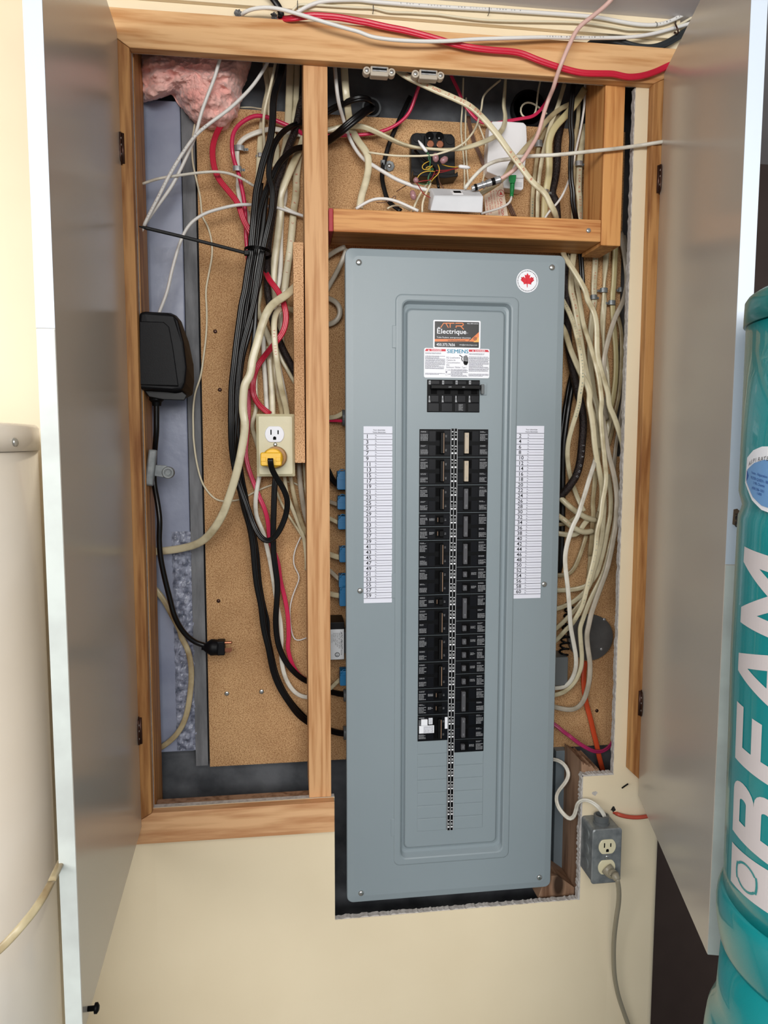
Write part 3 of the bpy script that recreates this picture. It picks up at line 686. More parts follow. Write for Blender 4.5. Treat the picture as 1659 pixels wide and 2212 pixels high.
# maple leaf sticker
c = W(1139, 607, YC); R = .0203
def disk(bm, c, r, Y, n=40, mi=0, r2=None):
    if r2 is None: quad(bm, [(c.x+r*cos(2*math.pi*i/n), Y, c.z+r*sin(2*math.pi*i/n)) for i in range(n)], mi)
    else:
        for i in range(n):
            a0, a1 = 2*math.pi*i/n, 2*math.pi*(i+1)/n
            quad(bm, [(c.x+r*cos(a0), Y, c.z+r*sin(a0)), (c.x+r*cos(a1), Y, c.z+r*sin(a1)), (c.x+r2*cos(a1), Y, c.z+r2*sin(a1)), (c.x+r2*cos(a0), Y, c.z+r2*sin(a0))], mi)
bm = BM(); cyl(bm, (c.x, YC-.00003, c.z), (0, -1, 0), [(0, R), (.0004, R)], 48); sk = mesh('maple_leaf_sticker', bm, MATS['sticker_white'], PN, label='round white sticker with a red maple leaf')
leaf = [(0, 1), (.19, .66), (.42, .78), (.33, .28), (.60, .50), (.66, .37), (.96, .42), (.84, .14), (1, .03), (.52, -.38), (.58, -.55), (.06, -.46), (.045, -.95)]
pts = [(x, y) for x, y in leaf]+[(-x, y) for x, y in reversed(leaf[1:])]
bm = BM(); f = bm.faces.new([bm.verts.new((c.x+x*R*.62, YC-.0006, c.z+.001+y*R*.64)) for x, y in pts]); bmesh.ops.triangulate(bm, faces=[f])
mesh('maple_leaf', bm, MATS['leaf_red'], sk)
bm = BM(); rr = random.Random(5); a = 0
while a < 6.28:
    da = rr.uniform(.04, .13); quad(bm, [(c.x+q*cos(t), YC-.0006, c.z+q*sin(t)) for q, t in ((R*.84, a), (R*.90, a), (R*.90, a+da), (R*.84, a+da))]); a += da+.05
mesh('ring_print', bm, MATS['ink'], sk)
# electrician's sticker
def sp(x, y): return W(860+x/6.381, 660+y/6.381, YD)
def sheet(name, x0, y0, x1, y1, r, m, label=None, parent=PN, dy=0.):
    a, b = sp((x0), (y0+y1)/2), sp(x1, (y0+y1)/2); t, u = sp((x0+x1)/2, y0), sp((x0+x1)/2, y1)
    bm = BM(); nested(bm, [rrect(a.x, b.x, u.z, t.z, r, YD-.00002-dy), rrect(a.x, b.x, u.z, t.z, r, YD-.0004-dy)]); return mesh(name, bm, MATS[m], parent, label=label)
st = sheet('electrician_sticker', 484, 205, 1134, 592, .002, 'sticker_white', 'black and orange sticker of the electrician')
sheet('black_field', 503, 224, 1113, 578, .001, 'sticker_black', None, st, .0003)
bm = BM(); Y = YD-.0008
def tq(bm, pts, mi=0): f = quad(bm, [(sp(x, y).x, Y, sp(x, y).z) for x, y in pts], mi)
tq(bm, [(503, 462), (990, 462), (965, 497), (503, 497)]); tq(bm, [(968, 497), (1113, 365), (1113, 430), (1040, 500)])
mesh('orange_band', bm, MATS['sticker_orange'], st)
bm = BM(); Y = YD-.00082; tq(bm, [(1040, 500), (1113, 430), (1113, 506), (1036, 506)]); mesh('amber_corner', bm, MATS['sticker_amber'], st)
bm = BM(); Y = YD-.0009
p = sp(528, 385); text(bm, 'Ēlectrique', (p.x, Y, p.z), .0118, bold=True, width=(sp(938, 385).x-p.x)); p = sp(942, 385); text(bm, 'inc.', (p.x, Y, p.z), .0022)
p = sp(530, 447); text(bm, 'Tobie Faubert, entrepreneur électricien', (p.x, Y, p.z), .0036, width=(sp(1000, 447).x-p.x))
p = sp(527, 556); text(bm, '450.373.7656', (p.x, Y, p.z), .0068, bold=True, width=(sp(782, 556).x-p.x))
p = sp(842, 550); text(bm, 'info@atrelectrique.com', (p.x, Y, p.z), .0034, width=(sp(1088, 550).x-p.x))
p = sp(948, 256); text(bm, 'RBQ: 5805-6360-01', (p.x, Y, p.z), .0026, width=(sp(1102, 256).x-p.x))
mesh('white_lettering', bm, MATS['sticker_white'], st)
bm = BM()
PLN = [0]
def pl(pts, w):   # stroked polyline
    P_ = [Vector((sp(x, y).x, Y, sp(x, y).z)) for x, y in pts]
    for a, b in zip(P_, P_[1:]):
        dd = (b-a).normalized(); n = Vector((-dd.z, 0, dd.x))*w; e = dd*w*.5; PLN[0] += 1; y_ = Vector((0, -.00004*(PLN[0] % 9), 0)); quad(bm, [a-n-e+y_, b-n+e+y_, b+n+e+y_, a+n-e+y_])
pl([(585, 305), (625, 245), (655, 245), (690, 305)], .0007); pl([(655, 245), (772, 245)], .0008); pl([(715, 245), (715, 305)], .0008)
pl([(797, 305), (797, 283), (880, 283), (897, 268), (895, 252), (882, 245), (790, 245)], .0008); pl([(858, 285), (900, 328)], .0008)
p = sp(530, 407); text(bm, 'Résidentiel - Commercial - Industriel', (p.x, Y, p.z), .0018, width=(sp(800, 407).x-p.x)) if 0 else None
mesh('orange_lettering', bm, MATS['sticker_orange'], st)
bm = BM(); Y = YD-.0011; p = sp(683, 490); text(bm, 'atrelectrique.com', (p.x, Y, p.z), .0044, width=(sp(922, 490).x-p.x)); q = sp(1060, 458); disk(bm, q, .0032, Y, 24, 0, .0024); rq(bm, q.x-.0014, q.x+.0014, q.z-.0008, q.z+.0006, Y)
mesh('dark_lettering', bm, MATS['sticker_black'], st)
# danger label
sl = sheet('danger_label', 357, 592, 1258, 998, .003, 'sticker_white', 'white danger label in English and French')
bm = BM(); Y = YD-.0007; tq(bm, [(368, 628), (655, 632), (655, 602), (385, 597)]); mesh('red_bar', bm, MATS['label_red'], sl); bm = BM(); tq(bm, [(975, 637), (1254, 642), (1235, 612), (975, 607)]); mesh('red_bar', bm, MATS['label_red'], sl)
bm = BM(); Y = YD-.0009
for x0, x1, y in ((458, 600, 624), (1058, 1200, 635)): p = sp(x0, y); text(bm, 'DANGER', (p.x, Y, p.z), .0040, bold=True, width=(sp(x1, y).x-p.x))
for x, y in ((422, 620), (1030, 629)): tq(bm, [(x-12, y+4), (x+12, y+4), (x, y-16)])
mesh('white_lettering', bm, MATS['sticker_white'], sl)
bm = BM(); p = sp(668, 655); text(bm, 'SIEMENS', (p.x, Y, p.z), .0098, bold=True, width=(sp(965, 655).x-p.x)); mesh('teal_lettering', bm, MATS['siemens_teal'], sl)
bm = BM()
for s_, y in (('EQ Loadcentre', 728), ('Centre de', 762), ('Consommation', 796), ('EQ', 829), ('Enclosure / Boîtier : Type 1', 860)): p = sp(664, y); text(bm, s_, (p.x, Y, p.z), .0040, width=None if 'Encl' not in s_ else (sp(945, y).x-p.x))
for s_, y in (('ON', 897), ('OFF', 955)): p = sp(686, y); text(bm, s_, (p.x, Y, p.z), .0028)
for x0, y0, x1, y1, n, sd in ((375, 645, 590, 672, 2, 1), (372, 688, 645, 880, 14, 2), (372, 928, 640, 958, 2, 3), (975, 657, 1190, 685, 2, 4), (975, 702, 1250, 915, 15, 5), (970, 938, 1245, 982, 3, 6), (728, 875, 955, 985, 8, 7)):
    a, b = sp(x0, y0), sp(x1, y1); scribble(bm, a.x, b.x, b.z, a.z, n, sd, Y=Y)
q = sp(664, 918); disk(bm, q, .0013, Y, 14)
for y in (892, 948):
    a, b = sp(651, y-12), sp(678, y+12)
    for e in ((a.x, b.x, a.z-.0002, a.z), (a.x, b.x, b.z, b.z+.0002), (a.x, a.x+.0002, b.z, a.z), (b.x-.0002, b.x, b.z, a.z)): rq(bm, *e, Y)
mesh('dark_lettering', bm, MATS['ink_soft'], sl)
bm = BM(); Y = YD-.00095
for x0, y0, y1 in ((900, 700, 765), (913, 692, 765), (927, 685, 765), (941, 690, 765), (954, 712, 775)): tq(bm, [(x0, y1), (x0+9, y1), (x0+9, y0), (x0, y0)])
tq(bm, [(898, 765), (963, 770), (963, 790), (945, 822), (912, 818), (898, 792)])
pl([(845, 685), (882, 708), (872, 738), (888, 768)], .0006)
mesh('shock_symbol', bm, MATS['breaker_black'], sl)
# ------------------------------------------------------------------ cables over and above the header
cable('red_cable', 'red_cable', 13.5, 'twin', 'F1 645,232:3 720,226:-13 800,222:-25 920,205:-28 1060,186 1200,192:-28 1400,210 1659,258:-28 | F2 150,262 400,320 650,368 850,420:-30 1000,462 1200,520 1400,565 1659,598 | T2 0,378:-30 150,435 300,485 450,522 600,528 680,530 780,552 880,545 980,515 1060,478:-29 1150,440:-27', 'thick red cable draped across the front of the pine header', group=None)
cable('white_cable', 'white_cable', 7.6, 'round', 'F1 222,196:4 245,165:-14 300,128:-22 380,104 470,93:-30 590,92 720,116 900,165:-40 1200,258:-48 1500,345 1659,388:-46 | F2 200,430 400,466 650,487:-44 950,495 1200,487 1450,470 | T2 0,272:-38 200,268 400,272 600,272 780,268:-22 950,245 1100,205 1240,165:-16 1300,145:-18 1420,105:-20', 'white network cable arching from a hole above the header and crossing over the red cable', txt=[('VERIFIED CAT 5E UTP 24AWG CM', .62, .74, .45, 'dark_print', False)])
cable('white_cable', 'white_cable', 8, 'round', 'F1 880,160:-14 960,110:-16 1050,62 1150,28 1250,12 1400,4 1659,2 | F2 200,16 400,34 800,66 1200,92 1659,117 | F3 0,183 300,212 600,268 800,296 980,298:-16 1100,272 1250,205 1400,125:-20 1520,60:-22 1750,-60:-22', 'topmost thick white cable stapled along the cream board under the ceiling', txt=[('E CAT 6 PATCH 24 AWG C(UL)US COMM CMR', .22, .50, .42, 'dark_print', False), ('BELDEN DATATWIST 1200', .84, .97, .45, 'dark_print', False)])
cable('white_cable', 'ivory_cable', 5, 'round', 'F1 835,135:-12 870,92:-14 905,60 960,52 1150,62 1400,78 1659,88 | F2 100,92 260,96 330,115 420,142 700,152 900,165 1000,168 1300,210 1659,245 | F3 0,266 200,286 500,330 650,358 780,356 950,362 1100,362 1200,325 1330,255:-18 1450,185:-20 1700,60:-22', 'thin ivory cable stapled along the cream board, below the thicker white one')
cable('black_cable', 'black_cable', 13, 'flat', 'F1 520,-120:-30 600,-20:-22 655,50 690,110 705,165 700,225:-12', 'short black cable dropping from the ceiling into the hole beside the red cable')
cable('black_cable', 'charcoal_cable', 15, 'twin', 'F3 120,590:-4 200,520:-9 300,485 420,478 560,505:-12 720,555 850,572 960,570 1080,530 1200,465 1330,380:-14 1450,300:-16 1650,180:-18', 'charcoal twin cable curving above the right end of the header')
for k, (x, y, l) in enumerate(((903, 40, 'black staple on the thin ivory cable near its left end'), (260, 95, 'black staple holding the thin ivory cable above the red cable'), (1645, 120, 'dark staple over the thick white cable right of centre'))):
    t = 'F1' if k == 0 else 'F2'; p = W(*TP(t, x, y), -.020); bm = BM(); h = .0075; cyl(bm, p+Vector((-.0004, 0, -h*.55)), (0, 0, 1), [(0, .0006), (h*1.1, .0006)], 8)
    cyl(bm, p+Vector((-.0004, 0, h*.55)), (0, 1, 0), [(0, .0006), (.0094, .0006)], 8); cyl(bm, p+Vector((-.0004, 0, -h*.55)), (0, 1, 0), [(0, .0006), (.0094, .0006)], 8)
    tag(mesh('cable_staple', bm, MATS['dark_print'], smooth=True), l, 'staple')
for l, sp_ in (('thin wire staple looped round the thick white cable near the right door', 'F3 975,262:-12 995,275:-22 1000,300:-23 980,325:-12'), ('brown hook screwed to the cream board, carrying the cables beside the right door', 'F3 1215,262:-12 1212,300:-28 1240,345:-30 1245,395:-28 1225,400:-14 1195,385:-12')):
    cable('wire_hook', 'hinge_bronze' if 'brown' in l else 'galv', 3.4 if 'brown' in l else 1.6, 'round', sp_, l, 'hook')
# ragged holes and crumbs
for l, x, y, s_ in (('ragged hole in the cream wall where the white cable comes out, left of its partner', 188, 160, 7.5), ('ragged hole in the cream wall beside the short black cable', 620, 195, 7.5)):
    p = W(*TP('F1', x, y), -.0105); bm = BM(); rr = random.Random(int(x)); n = 16
    c = bm.verts.new(p+Vector((0, .0004, 0))); rg = [bm.verts.new(p+Vector((cos(2*math.pi*i/n)*.0055*rr.uniform(.7, 1.3), -.0012*rr.random(), sin(2*math.pi*i/n)*.0065*rr.uniform(.7, 1.4)))) for i in range(n)]
    for i in range(n): bm.faces.new((c, rg[i], rg[(i+1) % n]))
    
    o = mesh('drilled_hole', bm, MATS['galv_dark']); tag(o, l, 'hole')
# pink coax from the ceiling down to the coupler
cable('coaxial_cable', 'pink_coax', 9, 'round', 'T2 760,-120:-70 640,25:-55 540,110 430,200:-48 370,310:-45 310,450:-42 270,560:-28 | H1 610,190:-18 545,340:5 480,530 430,720 380,870:10 290,1020 190,1180:-4 100,1290:4 | K2 1400,690:12 1310,760 1215,815:18', 'pale pink coaxial cable coming down from the ceiling across the header to a metal coupler')

# ------------------------------------------------------------------ upper compartment above the cross beam
cable('white_cable', 'white_cable', 8, 'round', 'K1 130,-420:60 160,-100:60 180,120:62 210,300:72 262,480:95 310,640:104 345,740:100 430,900:92 540,1040:84 690,1140:70 850,1240 1000,1325:60 1200,1405 1330,1448 1470,1485:52', 'glossy white cable sagging from the upper left into the white jack box')
cable('flat_cable', 'nmd_cream', 15, 'flat', 'K1 270,-420:70 285,-100:70 310,200:74 335,400:92 370,600:106 430,730:98 510,850:78 590,960:72 615,1080 605,1230 570,1380 520,1540 490,1720:74', 'wide cream flat cable bending down to the left end of the cross beam')
cable('black_cable', 'black_cable', 13, 'twin', 'K1 -20,435:98 120,350:92 260,285:80 400,225:66 520,200:62 620,225:74 670,280:110 660,320:140', 'upper black twin cable arching from behind the stud into the round conduit')
cable('black_cable', 'black_cable', 17, 'twin', 'K1 -20,830:98 100,760:88 220,670:66 360,550:56 470,460:56 580,380:66 650,345:100 655,320:140', 'lower and thicker black twin cable rising from behind the stud into the round conduit')
o = thing('conduit_pipe', 'round grey conduit end in the concrete, swallowing the two black cables', 'pipe'); c = W(*TP('K1', 655, 330), .128)
bm = BM(); cyl(bm, c, (0, 1, 0), [(0, .0148), (0, .0180), (.0218, .0180)], 32); mesh('pipe', bm, MATS['grey_plastic'], o, smooth=False); bm = BM(); cyl(bm, c+Vector((0, -.0004, 0)), (0, 1, 0), [(0, .0145), (.003, .0145)], 32); mesh('bore', bm, MATS['drain_black'], o)
cable('red_cable', 'pink_red', 7, 'round', 'K1 -20,722:108 150,722:106 320,718:102 470,712 640,695 760,672 900,625:96 1050,535 1170,410:90 1235,260 1280,120:80 1330,-20:76', 'pink-red cable swinging up across the cork-coloured board to the header')
cable('flat_cable', 'nmd_cream', 11, 'flat', 'K1 -20,660:112 100,640:110 260,598:108 400,588:88 510,590:86 650,640 850,735:80 1050,830:76 1250,885:66 1480,905:56 | K2 620,462:52 800,440 950,395 1100,335:58 1180,290 1240,230:72 1275,140:86 1280,40 1262,-60:104 1275,-250:108 1290,-500:112', 'long cream flat cable sagging across the black terminal block and climbing at right', twist=9)
cable('thin_cable', 'ivory_cable', 4.2, 'round', 'K1 560,950:92 640,955:64 850,985:62 1000,1000 1150,1002 1350,1002:50 1480,990:46 | K2 420,530:40 500,505 620,470:38 720,425 800,370:44 890,260 940,170 965,80:66 | T1 1195,775 1205,700 1240,650 1330,575:104', 'thin ivory cable running across and hooking up behind the thick printed cable')
cable('printed_cable', 'nmd_cream', 12.5, 'flat', 'T1 560,470:24 620,525:22 720,580:16 850,640:10 1000,705:6 1110,760 1200,840:2 1300,955 1390,1080:-4 1480,1200:-10 1560,1305 1659,1395 | T2 215,1440:-8 255,1510:-4 280,1600:30 | H2 120,830:95 180,1090:80 240,1190:60 330,1330 420,1480 490,1620 | H3 560,160:50 650,330:42 690,500 698,700 700,880 735,1080 795,1280 850,1460 | H4 870,120:42 910,200 950,300 1010,480:42 1050,620 1062,780:55 1050,950 1050,1150:75 1030,1500:105', 'thick cream cable with red print slanting across the upper compartment and down the right',
      txt=[('COPPER NMD-7 90C 300V', .03, .155, .62, 'red_print', False), ('ALCAN B', .235, .29, .62, 'red_print', False)])
cable('black_cable', 'black_cable', 9.5, 'flat', 'K1 1190,180:115 1120,330:113 1040,500:111 950,700:110 890,860 845,1020:110 820,1120 800,1240:108 805,1360 840,1500 880,1620:100 960,1690 1060,1760:90', 'black cable with a cut upper end, held to the board by a round strap clamp')
cable('white_cable', 'white_cable', 6.5, 'round', 'K1 440,1730:40 540,1665:38 680,1600 850,1592 1000,1625 1150,1690 1300,1760:34', 'white cable arched just over the left half of the cross beam')
cable('thin_cable', 'ivory_cable', 4, 'round', 'K1 870,1730:60 930,1690:62 1020,1678 1110,1710 1190,1750:50', 'short ivory loop peeping over the cross beam under the white arched cable')
cable('thin_cable', 'ivory_cable', 4.5, 'round', 'K2 175,1200:52 200,1120:54 250,1015 300,935:58 345,870 395,835:60', 'left one of two short ivory leads behind the white jack box')
cable('thin_cable', 'ivory_cable', 4.5, 'round', 'K2 288,1210:44 290,1100:44 320,1010 365,920:48 390,860:56', 'right one of two short ivory leads behind the white jack box')
cable('white_cable', 'nmd_white', 8, 'round', 'K2 795,925:30 850,850:28 920,770 1000,690:24 1100,625 1220,585 1340,572:40 | H1 60,1140:38 180,1140:30 400,1125:0 600,1118:-8 900,1090 1200,1058 1500,1025 | T2 900,1038:-12 960,1028:-22 1050,1014:-26', 'off-white cable running level to the right across the short post to the right door')
cable('flat_cable', 'nmd_old', 11, 'flat', 'K2 960,1000:62 1050,950:58 1170,870:56 1300,755:58 1400,650:60 | H1 30,1230:62 130,1130 230,1010:66 330,910 400,820:76 470,700:84 600,560:88 720,470 830,420 940,350 1030,270:104 1080,180:112', 'old yellowed flat cable rising behind the white modem to the upper right')
for k, (sp_, l) in enumerate((('T1 1065,560:113 1058,760 1048,920 1062,1080 1072,1200 1072,1400:113', 'left one of two thin white wires running straight down the board beside the terminal block'), ('T1 1085,700:114 1080,900 1082,1030 1090,1180 1102,1330:114', 'right one of two thin white wires running straight down the board beside the terminal block'), ('K2 960,160:108 1000,260 1045,400 1055,520 1040,700 1005,860:108', 'thin white wire curving down between the brown wires and the white modem'))):
    cable('thin_wire', 'ivory_cable', 3.6, 'round', sp_, l, 'wire')
for k, dx in enumerate((0, 16, 32)):
    cable('brown_wire', 'brown_wire', 3, 'round', f'K2 {820+dx},60:{117-k} {850+dx},220 {900+dx},390 {955+dx},510 {1005+dx*.8},630 {1070+dx*.5},760:{112-k}', ('leftmost', 'middle', 'rightmost')[k]+' of three parallel brown wires slanting down behind the coupler', 'wire')
for k, dx in enumerate((0, 20, 40)):
    cable('brown_wire', 'brown_wire', 2.6, 'round', f'K2 {1290+dx},1090:{114-k} {1320+dx},1150 {1345+dx},1200 {1370+dx},1260:{114-k}', ('leftmost', 'middle', 'rightmost')[k]+' of three short brown wire ends beside the caution tag', 'wire')
# strap clamp on the black cable
def clamp(x0, y0, x1, y1, Y, label, m='galv', lug='R', deep=.02, parent=None):
    "a galvanised cable strap lying over its cable"
    a, b, c, d = R4(x0, y0, x1, y1, Y); o = thing('cable_clamp', label, 'cable clamp')
    bm = BM(); n = 8; f = []; xm = (a+b)/2; hw = (b-a)/2
    ring = [(xm-hw*cos(math.pi*i/n), Y+(1-sin(math.pi*i/n)**.7)*.007) for i in range(n+1)]
    out = [(x, y) for x, y in ring]+[(xm+(x-xm)*.9, y+.0012) for x, y in reversed(ring)]
    vs = [bm.verts.new((x, y, d)) for x, y in out]; ks = [bm.verts.new((x, y, c)) for x, y in out]; m_ = len(out)
    for i in range(m_): bm.faces.new((vs[i], ks[i], ks[(i+1) % m_], vs[(i+1) % m_]))
    for i in range(n): bm.faces.new((vs[i], vs[i+1], vs[m_-2-i], vs[m_-1-i])); bm.faces.new((ks[i+1], ks[i], ks[m_-1-i], ks[m_-2-i]))
    mesh('strap', bm, MATS[m], o, bevel=.0004)
    bm = BM(); e = b if lug == 'R' else a; s_ = 1 if lug == 'R' else -1
    x0_, x1_ = sorted((e, e+s_*(b-a)*.35)); box(bm, x0_, x1_, Y+.006, min(Y+.0075, .119), c+(d-c)*.15, d-(d-c)*.35)
    screw(bm, ((x0_+x1_)/2, Y+.006, (c+d)/2-(d-c)*.1), (d-c)*.18); mesh('nail_lug', bm, MATS['galv'], o, bevel=.0003); return o
o = thing('strap_clamp', 'round galvanised strap clamp screwed to the board over the black cable', 'cable clamp')
c = W(*TP('K1', 835, 1105), .104); bm = BM(); a, b, z0, z1 = R4(*TP('K1', 790, 1040), *TP('K1', 880, 1170), .102); cyl(bm, (0, 0, 0), (0, 0, 1), [(0, (b-a)/2), (z1-z0, (b-a)/2)], 20); 
for v in bm.verts: v.co = Vector((v.co.x*.95+(a+b)/2-(v.co.z)*.10+.0005, v.co.y*.7+.111, v.co.z+z0))
mesh('strap', bm, MATS['galv'], o, smooth=False, bevel=.0004)
bm = BM(); e = W(*TP('K1', 905, 1125), .112); cyl(bm, (e.x, .1195, e.z), (0, -1, 0), [(0, .0102), (.0024, .0102), (.003, .0092)], 8); mesh('lug', bm, MATS['galv'], o)
bm = BM(); screw(bm, (e.x, .1164, e.z), .0038); mesh('screw', bm, MATS['screw_zinc'], o, smooth=True)
# black telephone terminal block
def k2(x, y, Y): return W(*TP('K2', x, y), Y)
def k2o(pts, Y): return [k2(x, y, Y) for x, y in pts]
TB = thing('terminal_block', 'black telephone terminal block with round terminals, screwed to the board', 'terminal block')
bm = BM(); prism(bm, k2o([(155, 790), (155, 300), (172, 275), (205, 258), (640, 272), (665, 300), (680, 330), (680, 790)], .100), .0195); mesh('base', bm, MATS['black_device'], TB, bevel=.0015)
bm = BM(); prism(bm, k2o([(320, 430), (320, 290), (335, 255), (370, 238), (500, 242), (540, 262), (552, 300), (552, 430)], .090), .0098); mesh('terminal_head', bm, MATS['black_device'], TB, bevel=.002)
for x, y in ((380, 300), (495, 300)):
    bm = BM(); p = k2(x, y, .0897); cyl(bm, p, (0, -1, 0), [(0, .0073), (.0006, .0073)], 28); w1 = mesh('socket', bm, MATS['breaker_deep'], TB)
    bm = BM(); cyl(bm, p+Vector((-.0012, -.0006, -.004)), (0, -1, 0), [(0, .0017), (.0016, .0015)], 12); mesh('pin', bm, MATS['steel'], w1, smooth=True)
for x, y in ((386, 394), (500, 398)):
    bm = BM(); cyl(bm, k2(x, y, .0897), (0, -1, 0), [(0, .0066), (.0014, .0066), (.002, .0055)], 20); mesh('brass_terminal', bm, MATS['bronze_screw'], TB)
for x, y in ((230, 322), (620, 345)):
    bm = BM(); cyl(bm, k2(x, y, .0998), (0, -1, 0), [(0, .0086), (.0018, .0086), (.0018, .0078), (.0012, .0076)], 24); mesh('mounting_boss', bm, MATS['black_device'], TB)
bm = BM(); prism(bm, k2o([(180, 770), (180, 700), (205, 735), (640, 752), (690, 740), (712, 720), (716, 778), (560, 800)], .082), .037); mesh('lower_tray', bm, MATS['black_device'], TB, bevel=.001)
cable('black_cable', 'black_cable', 6, 'round', 'K2 200,470:88 300,580:80 400,650:74 455,740:66 465,830:60 485,920:56', 'thin black lead looping from the terminal block down behind the white jack box')
cable('thin_wire', 'brown_wire', 2.5, 'round', 'K2 480,700:72 480,800:66 500,870 540,920:58', 'single pale brown wire beside the black lead under the terminal block', 'wire')
# white jack box leaning on the beam
o = thing('jack_box', 'white plastic telephone jack box leaning on the cross beam below the terminal block', 'jack box')
F = k2o([(432, 1010), (1022, 1016), (1008, 1216), (382, 1190)], .012)
B = [k2(380, 915, .040), k2(962, 940, .040), k2(1000, 1190, .070), k2(352, 1180, .070)]
bm = BM(); hexa(bm, F, B); mesh('shell', bm, MATS['beige_box'], o, bevel=.0022, seg=3)
T0_, T1_ = F[0], F[1]; U = (T1_-T0_); V = (B[0]+B[1]-F[0]-F[1])/2; nn = U.cross(V).normalized(); nn = -nn if nn.y > 0 else nn
def onf(u, v, h): return T0_+U*u+V*v+nn*h
bm = BM(); hexa(bm, [onf(.40, .25, .0012), onf(.60, .25, .0012), onf(.60, .68, .0012), onf(.40, .68, .0012)], [onf(.39, .2, 0), onf(.61, .2, 0), onf(.61, .73, 0), onf(.39, .73, 0)]); mesh('port_frame', bm, MATS['white_plastic'], o)
bm = BM(); hexa(bm, [onf(.43, .32, .0014), onf(.58, .32, .0014), onf(.58, .6, .0014), onf(.43, .6, .0014)], [onf(.43, .32, .0011), onf(.58, .32, .0011), onf(.58, .6, .0011), onf(.43, .6, .0011)]); mesh('port', bm, MATS['breaker_deep'], o)
# white modem
o = thing('fibre_modem', 'white rectangular fibre modem behind the crossing cables, with a green plug below', 'modem')
bm = BM(); prism(bm, k2o([(1092, 150), (1130, 120), (1250, 118), (1500, 135), (1535, 170), (1542, 330), (1525, 600), (1502, 800), (1250, 800), (1060, 720), (1068, 560)], .088), .0295); mesh('shell', bm, MATS['white_plastic'], o, bevel=.002, seg=3)
bm = BM(); prism(bm, k2o([(1255, 790), (1503, 790), (1498, 925), (1475, 945), (1262, 915)], .092), .025); mesh('port_cover', bm, MATS['white_plastic'], o, bevel=.0015)
bm = BM(); prism(bm, k2o([(1385, 845), (1480, 850), (1478, 905), (1385, 900)], .0912), .0007); mesh('cover_plate', bm, MATS['beige_box'], o)
o = thing('fibre_plug', 'green fibre plug hanging from the bottom of the white modem', 'plug')
bm = BM(); hexa(bm, k2o([(1320, 765), (1412, 762), (1405, 830), (1395, 860), (1335, 862), (1322, 830)], .076), k2o([(1320, 765), (1412, 762), (1405, 830), (1395, 860), (1335, 862), (1322, 830)], .0875)); mesh('plug_body', bm, MATS['green_plug'], o, bevel=.001)
bm = BM(); C = [k2(1365, 858, .082), k2(1363, 900, .082), k2(1360, 960, .082), k2(1355, 1022, .081)]; sweep(bm, smoothpath(C, .003), .0095, 'round', taper=lambda t: 1-.28*t+.05*sin(t*40)); mesh('strain_relief', bm, MATS['green_plug'], o, smooth=True)
cable('white_cable', 'white_cable', 5, 'round', 'K2 1355,1020:80 1345,1075:78 1300,1120:74 1200,1165:66 1100,1195 990,1225:52', 'white lead from the green fibre plug down to the cross beam')
# coax coupler
o = thing('coaxial_coupler', 'shiny metal coaxial coupler with black bands joining the pink cable to another', 'coupler')
a, b = k2(880, 925, .024), k2(1222, 815, .018); L = (b-a)
for nm, m_, pr in (('ferrule', 'steel', [(0, .0042), (.09, .0046)]), ('black_band', 'breaker_black', [(.095, .0058), (.17, .0058)]), ('barrel', 'steel', [(.18, .0054), (.30, .0054), (.31, .0048), (.36, .0048), (.37, .0064), (.44, .0064), (.45, .0048), (.50, .0048), (.51, .0062), (.68, .0062)]), ('black_band', 'breaker_black', [(.69, .0064), (.79, .0064)]), ('ferrule', 'steel', [(.80, .0068), (.98, .0066), (1.0, .006)])):
    bm = BM(); cyl(bm, a, L, [(q*L.length, r_) for q, r_ in pr], 20); mesh(nm, bm, MATS[m_], o)
# caution tag
o = thing('caution_tag', 'cream paper caution tag with red print, hanging beside the white jack box', 'tag')
Tp = k2o([(1235, 872), (1250, 868), (1312, 1250), (1045, 1250), (1028, 1010)], .096); bm = BM(); prism(bm, Tp, .0006); mesh('paper', bm, MATS['tag_paper'], o)
bm = BM(); ux = (k2(1300, 1250, .0955)-k2(1255, 905, .0955)).normalized(); uy = Vector((0, -1, 0)).cross(ux)
def tg(s_, x, y, size, bold=False): text(bm, s_, k2(x, y, .0957), size, ux, uy, 'L', bold)
tg('CAUTION', 1208, 1040, .0076, True)
for i, s_ in enumerate(('IF THIS CLAMP OR WIRE', 'IS LOOSE OR MUST', 'BE REMOVED, CALL')): tg(s_, 1163-i*34, 945+i*6, .0042)
tg('BELL CANADA', 1075, 1030, .0046); tg('REPAIR SERVICE', 1042, 1060, .0040)
q = k2(1228, 982, .0957); disk(bm, q, .0066, q.y, 26, 0, .0056); quad(bm, [q+ux*-.004, q+ux*.003+uy*-.0036, q+ux*.003+uy*.0036]) 
mesh('red_print', bm, MATS['tag_red'], o)
